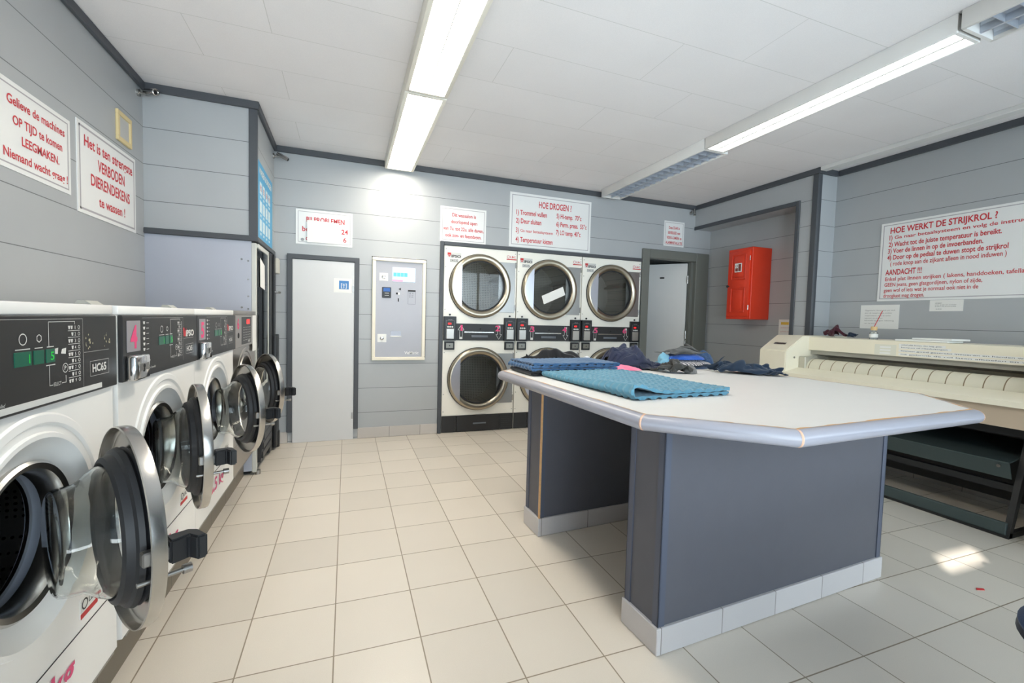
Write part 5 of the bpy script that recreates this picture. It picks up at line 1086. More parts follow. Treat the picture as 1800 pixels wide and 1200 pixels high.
        243,292,26,291,325,33,361,355,26,419,381,44,406,414,64,445,427,66,476,434,31,504,459,7,539,475,8,563,458,44,569,427,87,599,465,72,563,481,147,516,471,188,555,463,197,609,446,160,599,433,223,557,411,207,516,419,221,525,390,270,
        578,379,278,597,360,348,633,353,325,677,346,342,685,336,276,751,321,187,785,279,83,800,249,15,836,221,12,858,230,85,897,224,82,913,254,45,215,321,19,272,344,67,360,401,38,416,416,0,437,442,25,422,473,73,458,465,67,482,475,36,
        511,500,34,525,472,61,557,489,70,539,455,119,531,554,182,481,576,263,502,550,290,555,526,217,566,500,242,547,461,250,569,420,256,549,436,316,598,425,315,620,403,381,654,378,376,655,376,306,700,373,295,747,345,254,796,315,171,819,278,95,
        836,255,64,870,253,38,880,262,98,917,263,96,207,353,62,246,372,43,308,403,86,358,445,23,383,444,54,405,476,17,443,487,13,462,506,48,480,529,61,478,491,90,473,490,143,487,570,170,476,623,255,478,656,312,494,646,360,524,602,334,
        537,570,357,556,536,360,577,494,326,601,481,342,623,450,357,640,411,329,662,429,379,681,400,346,665,411,287,698,381,248,776,365,204,807,326,102,829,283,44,855,283,64,893,294,56,900,298,109,202,412,36,221,400,76,272,423,49,258,444,99,
        298,453,117,351,488,89,413,509,40,447,536,26,432,515,82,424,547,147,428,599,226,448,647,239,477,677,242,506,678,262,520,655,298,544,639,330,569,605,326,583,568,327,600,529,338,596,493,282,636,492,306,614,454,273,656,451,315,692,449,341,
        704,419,306,689,419,237,770,392,175,777,317,66,813,296,7,854,304,17,878,337,76,845,298,139,198,487,67,222,477,40,261,473,31,240,484,87,257,477,137,309,495,66,388,517,10,421,552,7,407,540,71,436,584,114,440,610,172,435,655,192,
        476,668,144,518,637,139,503,608,162,534,615,206,568,631,220,566,579,261,583,538,290,622,541,289,649,519,248,622,489,209,639,454,214,668,479,246,703,474,255,727,445,233,739,401,143,775,359,47,806,339,11,847,370,70,824,344,180,894,366,225,
        157,573,23,193,557,13,241,536,15,276,534,43,276,547,93,328,553,68,373,541,58,388,572,19,405,593,88,404,581,156,418,633,146,446,649,109,477,575,88,516,560,52,515,532,84,533,576,144,552,630,162,565,576,204,582,534,233,604,568,260,
        618,532,211,661,523,191,641,498,148,665,468,126,682,445,170,717,459,175,748,446,161,772,416,118,809,415,108,806,379,159,833,391,224,875,383,269,120,658,8,169,617,14,223,585,27,260,578,33,296,581,47,303,589,100,338,587,101,369,627,105,
        367,597,156,398,629,216,411,670,177,399,642,102,459,583,52,500,542,11,543,521,38,556,553,103,565,583,149,591,615,178,596,565,171,620,607,199,644,574,216,629,543,162,673,529,143,661,501,94,696,486,105,708,447,92,735,432,108,774,454,104,
        784,447,173,802,418,193,837,421,184,865,411,200,60,642,32,127,658,52,192,584,61,237,576,83,270,601,75,306,658,69,341,655,91,340,629,151,373,655,145,377,659,227,430,701,228,432,695,161,403,668,67,472,599,9,539,566,7,546,573,64,
        549,604,116,579,618,125,589,559,81,622,560,100,650,607,137,670,574,135,658,543,93,696,526,107,686,513,52,719,484,25,748,469,58,737,484,128,807,477,145,817,457,198,830,441,144,849,413,145,28,737,9,29,683,50,124,645,100,192,628,90,
        232,623,50,270,639,108,311,656,128,322,670,173,354,682,206,401,716,196,422,760,250,452,747,209,404,719,145,439,679,36,495,604,46,528,613,38,542,635,85,563,601,39,587,571,17,625,574,25,622,605,84,648,586,67,680,571,67,712,575,118,
        719,535,73,745,527,12,779,498,18,739,518,101,800,512,170,837,494,187,855,455,184,864,443,130,37,760,103,0,741,47,94,694,94,165,678,85,198,659,43,244,676,61,300,695,103,347,693,125,370,716,162,376,751,207,407,801,218,445,789,206,
        410,754,134,450,715,74,469,679,76,490,686,26,521,663,71,556,648,16,586,618,9,597,620,62,621,625,32,646,637,64,675,616,56,705,607,66,703,571,38,739,573,23,752,556,78,814,538,95,843,525,149,840,481,129,877,490,166,892,448,165,
        27,799,105,22,785,21,111,727,92,185,701,32,210,698,112,253,670,156,301,698,179,327,720,161,345,736,128,378,753,146,398,790,163,433,819,157,417,766,86,460,758,84,475,723,109,504,697,99,527,714,29,553,670,73,588,673,64,568,656,116,
        612,649,75,627,673,25,663,675,14,693,645,11,723,610,19,766,611,38,820,589,87,871,591,163,892,564,131,861,517,97,877,477,112,904,481,137,43,819,30,66,790,93,157,742,15,244,754,107,291,733,150,276,765,210,301,750,252,340,743,236,
        347,759,180,346,775,127,384,776,105,400,818,126,441,795,71,450,735,35,487,729,53,498,756,93,529,734,88,549,696,111,571,710,62,587,694,129,606,652,133,634,680,80,666,732,45,698,709,29,726,659,31,747,597,84,818,630,109,874,630,156,
        891,613,93,922,594,68,924,558,44,923,515,44,53,857,25,87,818,104,165,782,10,263,743,52,303,750,98,277,776,136,313,764,190,324,794,243,361,799,237,364,792,167,363,815,96,384,803,57,414,788,35,452,772,6,487,739,9,511,771,30,
        541,769,58,547,756,98,580,742,91,611,708,83,623,695,137,640,657,145,664,642,118,682,626,100,730,620,106,775,657,92,827,664,163,861,650,105,910,654,80,898,627,41,908,591,11,902,544,11,17,928,5,61,890,47,141,822,105,196,811,18,
        238,811,9,267,841,20,274,847,88,324,810,137,325,845,192,348,838,142,383,860,118,410,842,85,408,832,30,441,825,36,478,834,25,462,836,90,484,829,121,513,783,129,567,737,148,607,739,116,646,721,103,671,725,161,723,725,168,752,721,132,
        772,705,163,829,714,158,851,692,66,898,704,75,874,660,54,862,614,67,861,560,61,859,557,11,9,948,54,30,970,11,81,914,77,173,860,88,200,863,16,233,864,53,276,889,17,316,830,57,312,867,139,354,887,134,349,857,80,380,856,50,
        408,881,62,432,889,11,437,920,80,463,943,110,496,878,97,536,803,171,599,775,150,621,732,164,636,766,123,681,776,142,724,756,114,765,776,148,808,766,117,819,730,88,866,749,64,880,727,23,890,682,12,866,617,10,832,588,48,828,545,43,
        87,960,148,90,964,117,115,972,54,156,885,36,205,906,47,230,891,10,253,906,47,303,858,19,318,860,92,328,902,109,364,900,89,353,883,38,390,911,14,404,973,63,440,999,69,474,943,86,521,862,174,612,793,199,597,746,205,648,751,180,
        650,797,171,682,798,145,674,802,96,717,817,117,762,785,90,764,743,71,774,730,27,795,699,13,824,673,13,836,636,16,840,596,8,829,587,46)),
    'navy': (46, 28, (
        213,170,10,228,204,46,246,233,7,256,270,8,259,313,5,258,340,32,258,381,22,281,385,31,294,393,58,310,379,37,334,367,23,358,339,10,382,314,23,401,289,10,422,275,28,442,270,11,463,273,10,488,282,9,513,293,11,544,312,13,
        577,311,18,594,308,45,597,286,11,619,256,21,622,229,50,640,198,37,639,234,67,657,223,34,662,175,13,679,116,11,701,79,13,723,43,23,747,17,36,768,12,74,793,4,111,813,0,150,836,7,157,854,14,148,869,27,128,884,40,118,
        894,47,87,909,46,67,913,83,93,934,55,92,943,16,61,946,31,34,199,173,32,219,211,10,240,236,40,236,270,7,248,296,28,244,339,9,244,366,44,260,385,58,282,363,65,303,355,70,325,365,59,352,337,44,368,295,10,389,282,39,
        409,250,10,431,233,20,454,234,16,479,240,10,507,244,9,536,270,11,558,294,27,577,275,37,596,245,48,605,217,10,624,209,13,620,187,53,637,187,77,656,213,70,669,195,40,677,152,23,692,122,38,715,115,51,738,108,48,760,100,28,
        771,83,88,794,69,125,816,75,141,826,65,102,839,92,115,855,116,114,867,74,77,893,71,58,921,73,59,931,108,84,950,64,63,957,17,47,175,185,27,195,225,8,218,256,20,233,274,49,222,305,23,229,334,41,249,319,63,266,337,66,
        276,336,29,299,328,20,321,309,18,344,285,21,365,262,41,384,241,12,407,213,44,421,178,10,443,159,16,462,158,25,486,160,28,514,166,19,538,170,13,558,161,11,577,146,13,596,135,23,614,137,12,634,140,10,635,123,52,653,139,30,
        660,126,71,681,160,72,694,169,42,708,144,22,730,128,10,749,142,37,764,135,68,785,131,70,801,103,53,804,151,66,827,124,44,824,152,85,851,136,67,885,103,92,909,110,41,936,92,35,952,133,69,965,89,55,163,169,79,167,208,54,
        187,188,62,205,194,73,206,244,76,215,291,77,236,288,82,252,274,59,268,224,21,294,173,15,323,155,15,346,148,22,366,159,24,383,176,57,398,125,39,420,117,81,423,56,66,442,41,74,464,31,60,485,20,53,506,8,51,529,1,50,
        553,6,43,579,29,26,604,57,15,624,68,10,644,61,18,661,74,33,676,96,45,683,113,81,700,154,83,714,173,53,722,173,10,747,168,8,759,181,43,768,147,24,785,136,15,804,154,6,822,152,15,827,171,49,841,177,76,864,154,106,
        901,132,94,932,138,50,960,124,21,969,153,59,146,188,96,168,215,94,188,231,70,184,200,114,205,198,123,224,192,109,242,176,88,277,164,87,317,185,111,333,243,116,352,213,119,350,165,118,363,127,90,382,115,81,403,141,97,406,84,126,
        429,105,115,440,74,143,457,63,130,476,62,135,496,82,143,516,89,149,535,73,150,562,30,132,591,8,93,615,14,70,634,23,69,654,33,72,677,51,66,697,85,65,708,117,92,723,146,80,734,157,50,737,197,38,753,213,13,773,199,16,
        783,179,45,791,188,11,813,193,12,833,199,17,850,173,36,867,175,71,889,181,112,906,155,41,946,158,9,975,169,22,147,207,132,155,243,90,178,265,80,190,243,105,205,248,149,238,234,149,274,232,149,306,253,132,315,254,186,337,236,177,
        359,242,160,361,188,154,367,137,141,382,161,117,397,130,161,421,168,140,440,154,174,451,168,143,454,145,106,470,146,86,492,160,70,512,157,61,531,154,62,546,150,116,569,112,148,593,84,159,614,75,161,637,64,163,664,52,150,694,44,122,
        719,66,98,737,100,90,747,136,81,749,177,75,751,217,66,767,231,53,785,238,45,803,225,46,810,186,71,825,208,55,845,216,43,867,210,47,886,201,66,910,205,95,905,196,33,924,186,14,144,250,146,164,241,139,173,271,116,200,288,111,
        229,267,116,258,289,149,284,274,112,298,294,163,323,280,151,334,283,192,351,257,208,370,239,214,388,221,219,414,223,231,433,266,195,461,260,220,467,269,180,485,239,189,478,233,139,494,204,160,512,184,159,519,202,123,522,219,85,546,192,57,
        562,163,74,584,161,81,604,165,69,621,172,95,637,162,144,671,127,166,702,109,173,723,124,177,742,153,183,758,183,184,774,203,174,788,206,153,801,235,139,808,247,103,814,214,119,832,201,111,846,209,78,868,212,99,875,244,74,902,254,76,
        926,241,75,911,274,49,136,259,72,143,270,115,162,288,143,194,288,151,223,302,134,248,305,112,273,306,99,291,325,141,324,325,152,347,289,159,361,312,194,388,332,238,422,346,252,454,365,246,480,374,241,483,345,214,492,319,189,494,285,174,
        496,255,149,504,226,124,514,234,167,534,210,154,539,215,111,549,234,57,570,208,68,568,200,115,588,211,128,595,252,107,621,249,93,651,194,113,685,164,125,709,173,132,730,186,120,735,225,139,754,242,146,772,248,130,785,277,153,811,282,136,
        827,256,112,830,240,75,851,252,87,857,235,119,880,258,121,900,243,117,925,274,106,927,294,68,112,302,34,132,288,41,155,294,77,179,320,116,208,337,149,245,334,148,262,341,100,291,340,99,314,314,110,352,294,122,380,272,182,408,325,207,
        428,391,198,450,408,210,473,412,219,487,382,189,469,323,171,468,265,136,476,290,108,496,290,104,513,279,126,530,263,135,546,260,126,556,236,98,576,257,72,575,246,116,571,230,153,593,245,150,612,269,140,642,264,116,670,223,93,698,198,81,
        716,216,95,734,230,94,750,256,107,762,292,136,780,280,96,806,280,66,835,281,40,856,302,47,871,274,22,870,288,74,867,295,122,890,291,98,907,302,117,929,323,97,118,297,85,124,329,62,152,341,57,187,349,78,218,345,105,241,380,147,
        254,374,101,283,379,100,306,361,123,337,345,115,365,323,154,401,285,170,431,329,193,444,380,175,458,355,197,466,377,163,471,326,125,446,277,104,457,264,63,475,255,46,496,254,43,518,265,44,536,264,54,552,286,62,565,296,87,581,284,106,
        576,279,147,584,264,181,606,245,183,629,242,170,652,236,171,675,234,167,683,262,122,710,263,131,731,274,90,760,307,96,791,325,111,815,319,89,830,325,49,845,309,9,869,323,14,889,321,32,869,346,56,875,367,97,895,355,116,916,357,105,
        156,321,155,155,358,146,182,370,140,200,411,133,225,400,145,233,404,108,256,418,113,275,401,128,295,406,132,310,395,99,329,396,133,355,380,121,366,323,107,392,289,108,418,277,142,438,276,132,431,330,114,446,344,73,437,330,13,463,365,34,
        462,386,78,478,369,112,498,359,128,517,360,137,537,362,143,558,364,147,580,365,154,595,334,176,608,301,183,624,282,200,643,266,203,666,267,194,691,290,161,699,284,95,727,315,109,748,311,63,772,330,62,783,370,73,800,391,62,814,367,22,
        851,361,34,878,360,8,893,367,40,872,387,55,895,375,80,906,396,112,174,342,216,192,373,202,200,428,206,218,411,187,219,441,150,242,434,137,246,442,81,273,443,71,278,464,105,296,479,125,317,465,109,318,443,73,337,411,58,360,374,53,
        384,345,52,402,324,38,418,347,15,410,402,52,439,421,55,446,482,25,473,505,19,490,518,46,493,490,9,511,478,17,529,450,12,548,403,23,570,357,50,596,338,93,616,345,133,633,329,159,648,299,136,667,335,153,679,318,104,703,344,70,
        726,337,68,747,351,93,746,359,48,761,391,29,780,398,15,809,416,10,839,390,8,866,396,10,890,409,12,897,405,52,888,414,96,911,413,81,162,378,217,189,401,254,214,427,256,225,434,221,220,464,179,232,484,130,245,488,83,259,479,51,
        282,497,61,299,479,79,313,510,104,317,491,66,334,472,58,350,451,44,368,432,27,388,415,38,400,424,9,421,439,20,424,457,71,454,490,72,470,548,52,484,588,22,505,580,16,520,581,48,527,557,9,546,504,17,569,437,16,594,369,30,
        618,338,72,636,340,95,651,373,112,666,353,86,687,371,97,709,355,116,714,389,91,733,413,78,758,431,84,742,438,45,764,430,12,799,442,45,838,404,47,853,433,10,877,449,11,877,426,45,888,448,73,903,451,99,153,414,231,181,427,222,
        196,456,252,218,478,236,235,479,204,250,476,159,259,481,122,269,504,99,275,539,76,290,520,107,301,542,76,322,537,68,336,524,99,354,514,95,371,500,102,389,490,99,407,481,84,405,500,38,429,499,29,443,537,63,469,579,87,490,577,64,
        500,606,43,510,626,19,526,606,9,545,572,27,563,537,46,583,499,40,608,463,16,632,434,15,654,420,32,674,409,62,687,410,111,705,386,165,739,368,182,758,382,161,740,424,158,741,467,90,768,476,11,807,469,10,836,452,29,855,428,57,
        857,469,30,874,457,52,895,457,36,910,456,60,167,416,281,168,446,256,180,471,221,203,469,204,220,510,195,241,514,180,251,536,148,272,533,158,265,568,131,289,571,119,311,551,121,324,587,89,343,587,47,359,563,33,381,564,32,395,578,54,
        413,586,72,434,586,54,442,597,10,466,601,14,475,610,49,485,620,83,508,598,79,519,625,53,527,646,34,541,654,5,559,668,14,578,671,9,590,647,49,615,597,48,641,546,16,670,470,21,700,422,79,717,419,155,740,399,211,769,382,209,
        760,420,186,748,469,146,769,479,68,787,512,14,811,478,55,833,464,73,851,480,77,866,496,64,887,493,57,906,491,45,222,483,331,183,483,318,181,494,263,194,506,216,204,505,164,227,520,137,234,559,173,255,553,191,274,578,196,268,615,168,
        294,600,164,326,570,142,350,581,93,362,600,56,373,602,18,397,595,9,416,600,25,420,624,59,441,623,40,457,638,14,481,649,20,497,643,43,505,642,85,528,614,89,544,616,50,539,689,60,540,751,51,554,775,23,578,756,7,597,696,13,
        626,640,41,660,559,14,699,468,30,714,463,128,733,442,206,764,423,236,782,429,204,776,436,154,770,507,110,789,498,70,800,537,35,818,528,18,837,510,14,856,524,12,875,504,14,896,491,12,262,530,399,221,533,368,191,544,312,181,539,232,
        209,547,184,214,551,128,242,573,129,252,598,179,253,597,226,271,623,246,274,656,214,302,616,204,335,611,150,365,612,106,383,607,56,386,638,20,407,644,9,427,646,17,435,662,60,454,637,64,475,651,62,489,680,48,512,671,50,526,656,80,
        549,632,88,558,666,53,557,707,65,570,732,55,593,748,55,611,730,18,628,672,9,651,630,11,681,574,14,716,504,20,726,497,119,742,480,203,769,472,218,768,475,175,787,511,134,781,538,81,803,525,84,824,519,78,839,540,66,856,510,88,
        870,542,46,892,530,9,253,575,399,237,562,343,213,552,291,184,579,230,192,558,161,211,590,160,230,607,128,231,614,187,249,640,211,250,655,258,276,673,255,299,664,212,318,628,131,344,628,83,376,651,60,401,630,57,396,672,38,416,674,37,
        437,685,19,458,676,34,462,677,79,483,674,92,505,680,88,521,699,73,535,671,110,555,660,126,578,650,118,595,658,90,612,667,69,624,695,45,639,706,18,646,668,39,671,651,14,698,596,10,735,523,31,743,517,126,749,533,185,773,536,175,
        769,550,127,796,558,115,800,569,68,818,553,93,836,542,115,856,545,107,880,533,88,907,539,37,210,642,303,194,611,310,202,614,267,197,614,202,176,587,162,194,604,134,213,628,117,229,647,152,225,654,203,242,686,222,263,700,233,291,702,212,
        314,683,160,330,664,112,358,656,108,380,674,111,396,697,109,413,711,95,432,713,83,452,715,64,473,704,42,473,712,87,496,716,69,509,720,103,528,738,93,549,758,83,569,768,83,589,746,94,608,719,98,633,722,86,650,697,63,663,700,21,
        674,667,54,702,629,38,735,580,14,757,534,69,748,561,119,759,583,151,785,583,143,791,600,93,813,594,101,824,579,62,843,571,81,855,582,114,869,572,72,904,571,62,136,707,247,151,695,222,153,659,205,149,625,182,163,631,153,178,629,123,
        201,653,142,223,675,128,219,683,174,243,670,179,261,671,196,275,700,187,295,667,142,316,694,101,339,689,84,356,695,64,372,703,36,390,723,17,412,730,9,435,740,28,459,741,38,479,742,54,485,745,95,501,772,66,517,823,83,534,844,107,
        550,806,126,581,780,123,617,762,100,630,750,41,651,739,35,671,732,50,685,702,29,701,676,52,725,645,37,754,598,13,773,572,59,769,606,88,780,630,123,808,632,110,815,630,60,837,625,55,842,622,99,859,608,74,882,600,95,890,601,47,
        95,726,215,103,723,180,103,679,174,120,679,144,137,641,130,166,667,132,194,669,109,204,705,135,221,721,154,237,720,184,258,709,171,269,669,142,289,698,94,303,665,60,328,678,44,340,717,54,359,743,55,384,754,50,406,758,47,425,779,30,
        446,782,41,454,781,79,469,822,112,489,869,99,495,879,154,511,862,179,544,849,145,583,823,114,615,791,64,647,767,65,649,789,15,667,770,11,688,757,12,697,748,51,717,739,60,744,692,53,771,664,12,797,653,27,787,684,70,814,683,58,
        837,685,69,841,682,24,855,653,67,871,640,106,887,642,64,905,618,72,85,763,205,80,722,187,85,714,144,89,671,122,106,659,101,141,644,93,171,691,100,201,717,95,223,723,112,241,718,130,248,677,136,266,698,96,281,664,55,293,711,55,
        314,714,53,330,717,16,355,728,13,374,760,9,400,786,13,408,800,56,430,817,68,449,852,63,472,887,83,477,908,134,504,913,128,522,898,155,554,862,179,596,803,157,623,807,100,644,811,64,664,794,57,676,821,29,682,780,52,700,798,31,
        713,759,22,734,751,35,761,736,54,786,725,25,801,740,65,818,717,84,833,725,43,856,700,60,875,668,42,882,682,94,902,654,103,909,664,58,66,769,214,70,755,174,63,708,164,72,695,107,77,681,60,94,665,37,127,636,27,165,622,40,
        197,622,52,223,630,50,241,645,46,260,659,39,265,706,48,284,697,19,304,724,15,320,750,39,339,761,24,358,784,30,379,807,37,405,823,30,413,866,82,437,914,93,460,936,108,485,935,104,495,949,141,517,940,164,549,911,174,580,874,184,
        608,839,183,631,834,181,650,843,177,668,847,165,690,828,145,704,801,100,719,791,49,732,792,12,750,755,11,785,767,25,816,747,33,829,760,84,850,734,82,862,735,39,876,715,66,896,697,51,905,711,92,930,704,82,46,776,216,56,787,180,
        48,730,164,49,699,87,70,741,43,92,754,23,110,739,51,132,722,12,160,716,14,182,717,11,201,726,11,218,744,16,234,765,9,255,771,17,273,775,38,294,784,44,313,804,49,327,809,11,353,828,15,388,853,12,426,871,43,440,931,48,
        470,967,59,486,989,84,507,966,91,531,957,97,542,995,107,562,978,112,584,978,128,605,971,134,626,958,128,651,937,127,681,893,140,711,834,133,730,798,85,744,787,54,757,793,7,774,783,63,812,784,48,840,772,40,853,776,77,873,759,65,
        895,748,29,911,780,66,937,755,49,944,777,85,36,809,204,29,762,176,34,741,117,77,745,95,70,809,50,84,815,12,108,786,20,129,771,53,140,780,10,166,783,10,187,777,15,199,779,49,222,780,52,239,802,26,258,814,7,279,814,11,
        288,831,51,303,824,12,332,858,11,367,872,12,402,893,35,442,896,16,472,921,49,493,944,60,504,994,59,520,998,82,541,993,68,563,980,56,579,996,80,598,994,87,603,946,84,629,931,93,660,912,97,696,878,103,733,841,98,731,828,47,
        752,834,18,783,809,24,801,812,78,831,800,69,852,816,46,877,811,43,904,808,15,930,782,7,949,838,25,970,860,53,19,839,208,12,804,140,35,785,93,82,792,114,94,784,63,99,836,47,116,835,16,123,811,65,143,809,41,163,828,33,
        182,822,8,204,807,12,213,817,47,240,840,58,262,828,53,267,858,12,289,851,8,303,864,45,333,869,56,368,887,55,382,924,21,415,925,10,451,935,5,488,931,20,514,950,42,523,999,44,532,951,55,554,941,70,582,946,73,588,986,43,
        612,981,59,618,939,53,645,964,80,679,947,111,716,895,123,740,862,59,760,818,59,777,849,33,810,837,43,830,830,97,861,821,93,876,853,66,899,849,46,917,853,32,933,902,15,958,926,6,15,887,212,5,856,146,21,837,94,55,836,108,
        82,831,93,107,810,92,117,859,67,145,859,59,156,820,89,168,795,68,185,807,47,193,845,37,214,858,17,240,847,10,253,877,48,278,871,48,289,901,12,320,889,11,338,928,47,362,923,65,390,924,63,404,956,28,434,970,10,476,965,27,
        501,982,26,522,991,9,539,985,28,554,936,26,574,928,41,596,932,44,605,973,17,629,978,38,655,939,41,691,948,76,730,926,106,754,868,96,763,868,60,783,841,79,817,880,69,857,870,96,881,856,148,914,861,141,943,856,131,965,903,129,
        988,899,116,989,957,127,26,893,194,0,891,163,20,883,122,44,894,86,73,887,93,98,861,104,122,831,105,138,870,94,163,865,78,177,837,82,186,802,87,200,825,70,209,860,60,229,880,25,255,885,11,271,908,42,296,904,47,313,927,13,
        344,906,12,366,943,21,387,973,51,415,975,69,445,982,51,464,992,20,486,986,7,509,964,0,532,955,9,553,971,10,571,965,20,586,943,9,607,930,10,624,955,9,651,980,33,684,958,43,716,956,71,748,953,88,776,943,100,805,930,109,
        834,913,135,866,902,150,904,913,153,927,905,201,952,887,221,975,862,223,982,918,223,999,901,214)),
    'maroon': (14, 13, (
        0,102,153,104,162,111,170,85,88,274,15,67,289,181,54,491,438,23,505,338,11,552,196,18,618,156,69,687,120,100,749,114,179,810,103,363,853,0,237,951,65,188,37,207,184,146,192,153,225,58,173,280,38,134,379,163,98,465,304,91,
        527,207,85,663,324,0,579,211,106,679,201,143,723,244,33,825,181,140,865,184,105,999,153,110,64,289,186,164,219,187,223,182,174,316,240,199,391,283,156,455,305,131,506,302,120,592,390,59,612,324,101,666,281,125,723,317,105,803,184,204,
        887,221,189,937,263,112,83,374,193,149,300,234,188,282,150,218,226,95,320,276,78,442,378,195,474,319,292,522,309,306,608,338,256,673,320,202,759,312,203,779,229,261,872,239,224,881,309,160,169,447,248,170,428,186,64,236,95,91,164,1,
        236,295,45,436,432,127,434,413,332,451,383,399,636,404,238,680,399,213,769,389,208,801,384,262,819,315,207,864,318,201,324,535,301,240,595,248,88,377,60,129,321,1,345,468,41,357,441,220,372,448,324,456,481,371,631,495,208,693,473,170,
        765,421,124,838,508,136,827,437,158,877,277,58,363,615,301,319,593,211,287,558,112,274,540,40,397,556,149,359,552,261,412,506,263,509,501,209,699,464,53,738,439,22,784,506,79,846,449,46,916,398,55,900,216,1,392,674,250,321,677,234,
        345,626,164,331,674,91,394,644,119,417,614,192,538,592,179,598,545,61,664,544,27,713,562,12,795,590,56,879,587,120,932,448,11,965,396,77,321,754,206,278,731,230,334,725,169,357,717,140,416,744,85,479,716,140,524,660,119,591,643,58,
        653,612,14,695,622,117,793,622,280,837,602,243,923,520,162,979,498,176,265,854,244,201,819,171,168,769,133,318,795,112,386,784,195,426,775,238,567,754,179,544,700,5,626,700,60,703,678,200,771,700,333,851,683,337,913,666,255,952,635,216,
        167,879,295,213,922,195,213,848,97,277,862,151,346,840,228,418,828,303,512,841,217,558,751,86,652,787,161,691,774,359,763,766,289,837,768,267,871,712,147,921,647,105,131,943,260,160,900,148,211,946,74,314,925,73,334,847,138,451,828,212,
        515,874,154,585,899,211,658,871,168,707,869,300,773,831,354,826,800,305,878,791,164,920,712,143,55,999,227,89,947,63,101,790,96,251,831,57,363,868,54,430,889,52,545,803,31,604,799,37,658,890,46,725,935,136,805,898,228,875,849,344,
        898,767,241,987,725,185)),
    'lblue': (15, 11, (
        353,95,61,385,83,14,423,35,7,551,21,36,538,135,12,549,229,7,499,294,37,545,402,6,427,493,11,409,564,10,523,538,6,623,590,32,677,537,5,732,462,26,849,438,57,271,102,49,315,63,126,467,0,150,556,27,152,511,142,66,
        472,206,55,546,285,63,534,395,63,451,449,41,482,500,112,507,556,109,562,513,57,632,482,4,653,438,22,648,296,5,106,225,191,245,156,176,323,117,174,382,115,112,400,150,95,423,201,125,476,285,178,476,346,114,423,446,139,330,566,90,
        353,661,90,481,655,132,574,404,61,619,380,80,691,349,65,34,323,293,232,204,227,301,203,147,281,143,55,294,223,60,340,256,62,402,310,31,334,351,174,492,379,262,442,490,236,454,557,251,512,503,207,595,400,157,619,330,139,674,520,95,
        0,439,316,117,273,209,179,204,111,191,233,11,239,308,51,309,346,134,342,335,61,384,451,169,425,429,274,489,424,388,553,354,333,610,402,280,597,308,247,672,277,186,713,427,114,33,363,160,133,249,114,245,272,173,212,308,86,227,349,55,
        267,396,15,294,446,116,378,500,232,436,502,304,503,513,389,590,534,324,638,437,329,685,383,291,743,472,137,824,492,76,196,414,5,151,367,72,176,412,139,230,377,216,210,411,122,262,471,173,304,570,200,355,548,302,439,545,301,491,580,366,
        615,657,208,630,542,224,741,582,172,704,701,20,791,627,29,241,533,25,146,579,37,54,624,61,102,633,127,189,621,152,222,641,201,240,613,317,287,669,399,371,600,310,520,692,171,663,740,114,715,659,242,755,664,216,755,713,99,802,673,63,
        346,694,10,247,600,86,164,671,100,45,659,214,75,602,306,141,671,266,222,683,239,361,710,179,478,774,208,591,814,231,643,775,241,714,754,196,822,661,292,852,570,214,855,679,123,323,925,184,294,785,0,300,732,65,187,725,234,89,726,330,
        188,723,373,373,784,291,451,829,176,669,999,7,685,860,46,720,865,273,834,759,272,999,661,88,976,647,36,903,674,9,167,855,14,222,851,55,244,858,126,216,795,185,215,847,282,361,902,325,454,862,318,580,932,171,712,958,64,774,931,9,
        757,866,81,817,809,215,996,729,139,995,757,87,986,857,28)),
    'top': (17, 13, (
        31,99,8,91,150,13,158,233,8,216,230,7,271,164,6,324,116,11,398,78,9,464,61,8,543,73,8,597,82,39,640,88,48,687,40,28,754,0,91,790,43,146,833,99,168,937,109,94,990,101,124,1,99,52,86,76,67,152,116,11,
        198,218,53,266,218,60,328,206,24,403,131,6,456,76,51,501,57,86,588,178,11,643,180,64,700,116,17,755,127,9,812,60,22,866,74,67,932,154,67,999,147,95,37,162,10,76,115,56,137,141,117,225,112,111,294,122,99,357,136,94,
        390,130,90,455,159,100,523,191,96,584,198,105,645,234,72,692,269,28,745,253,31,801,219,79,856,220,73,911,199,68,961,222,92,35,265,50,87,222,20,142,207,53,218,195,113,280,203,142,350,205,140,400,200,126,444,228,64,526,265,61,
        565,267,116,623,321,68,685,420,0,732,466,40,773,446,14,826,408,7,888,332,40,913,259,102,106,368,81,133,313,48,145,254,51,209,265,100,265,259,120,329,248,84,419,300,81,468,322,104,519,334,55,567,353,63,625,438,34,665,487,44,
        693,501,66,759,587,48,794,485,83,822,349,50,855,267,105,128,428,136,192,410,80,226,374,70,250,361,86,286,305,62,358,348,78,441,399,7,468,401,94,517,428,72,536,414,40,573,404,59,614,350,102,656,359,131,687,309,97,733,299,65,
        778,279,84,822,367,161,50,450,56,129,462,35,228,454,49,249,402,134,293,417,63,369,459,19,402,467,117,448,505,60,498,483,112,524,434,162,573,430,191,614,420,153,655,408,180,685,393,153,743,332,156,761,408,137,783,476,273,112,552,108,
        157,509,89,188,525,44,247,488,99,303,495,101,345,516,6,378,542,59,443,549,57,503,580,110,541,562,202,587,590,184,618,523,163,656,524,137,662,549,242,658,541,312,690,542,399,728,544,268,121,568,9,130,589,89,189,579,49,240,582,37,
        283,578,45,344,623,83,388,621,24,434,632,72,493,639,58,538,671,97,574,655,186,632,632,190,660,604,173,681,618,207,629,632,351,664,600,365,765,626,273,90,622,48,135,652,19,170,648,89,235,633,81,291,651,71,333,683,40,392,691,57,
        431,671,7,478,701,123,549,709,31,598,725,85,626,701,118,673,670,117,755,704,128,702,736,196,718,667,226,799,701,155,55,686,24,114,702,61,172,708,81,230,705,91,270,724,100,315,722,36,390,768,75,427,770,69,494,775,65,567,780,23,
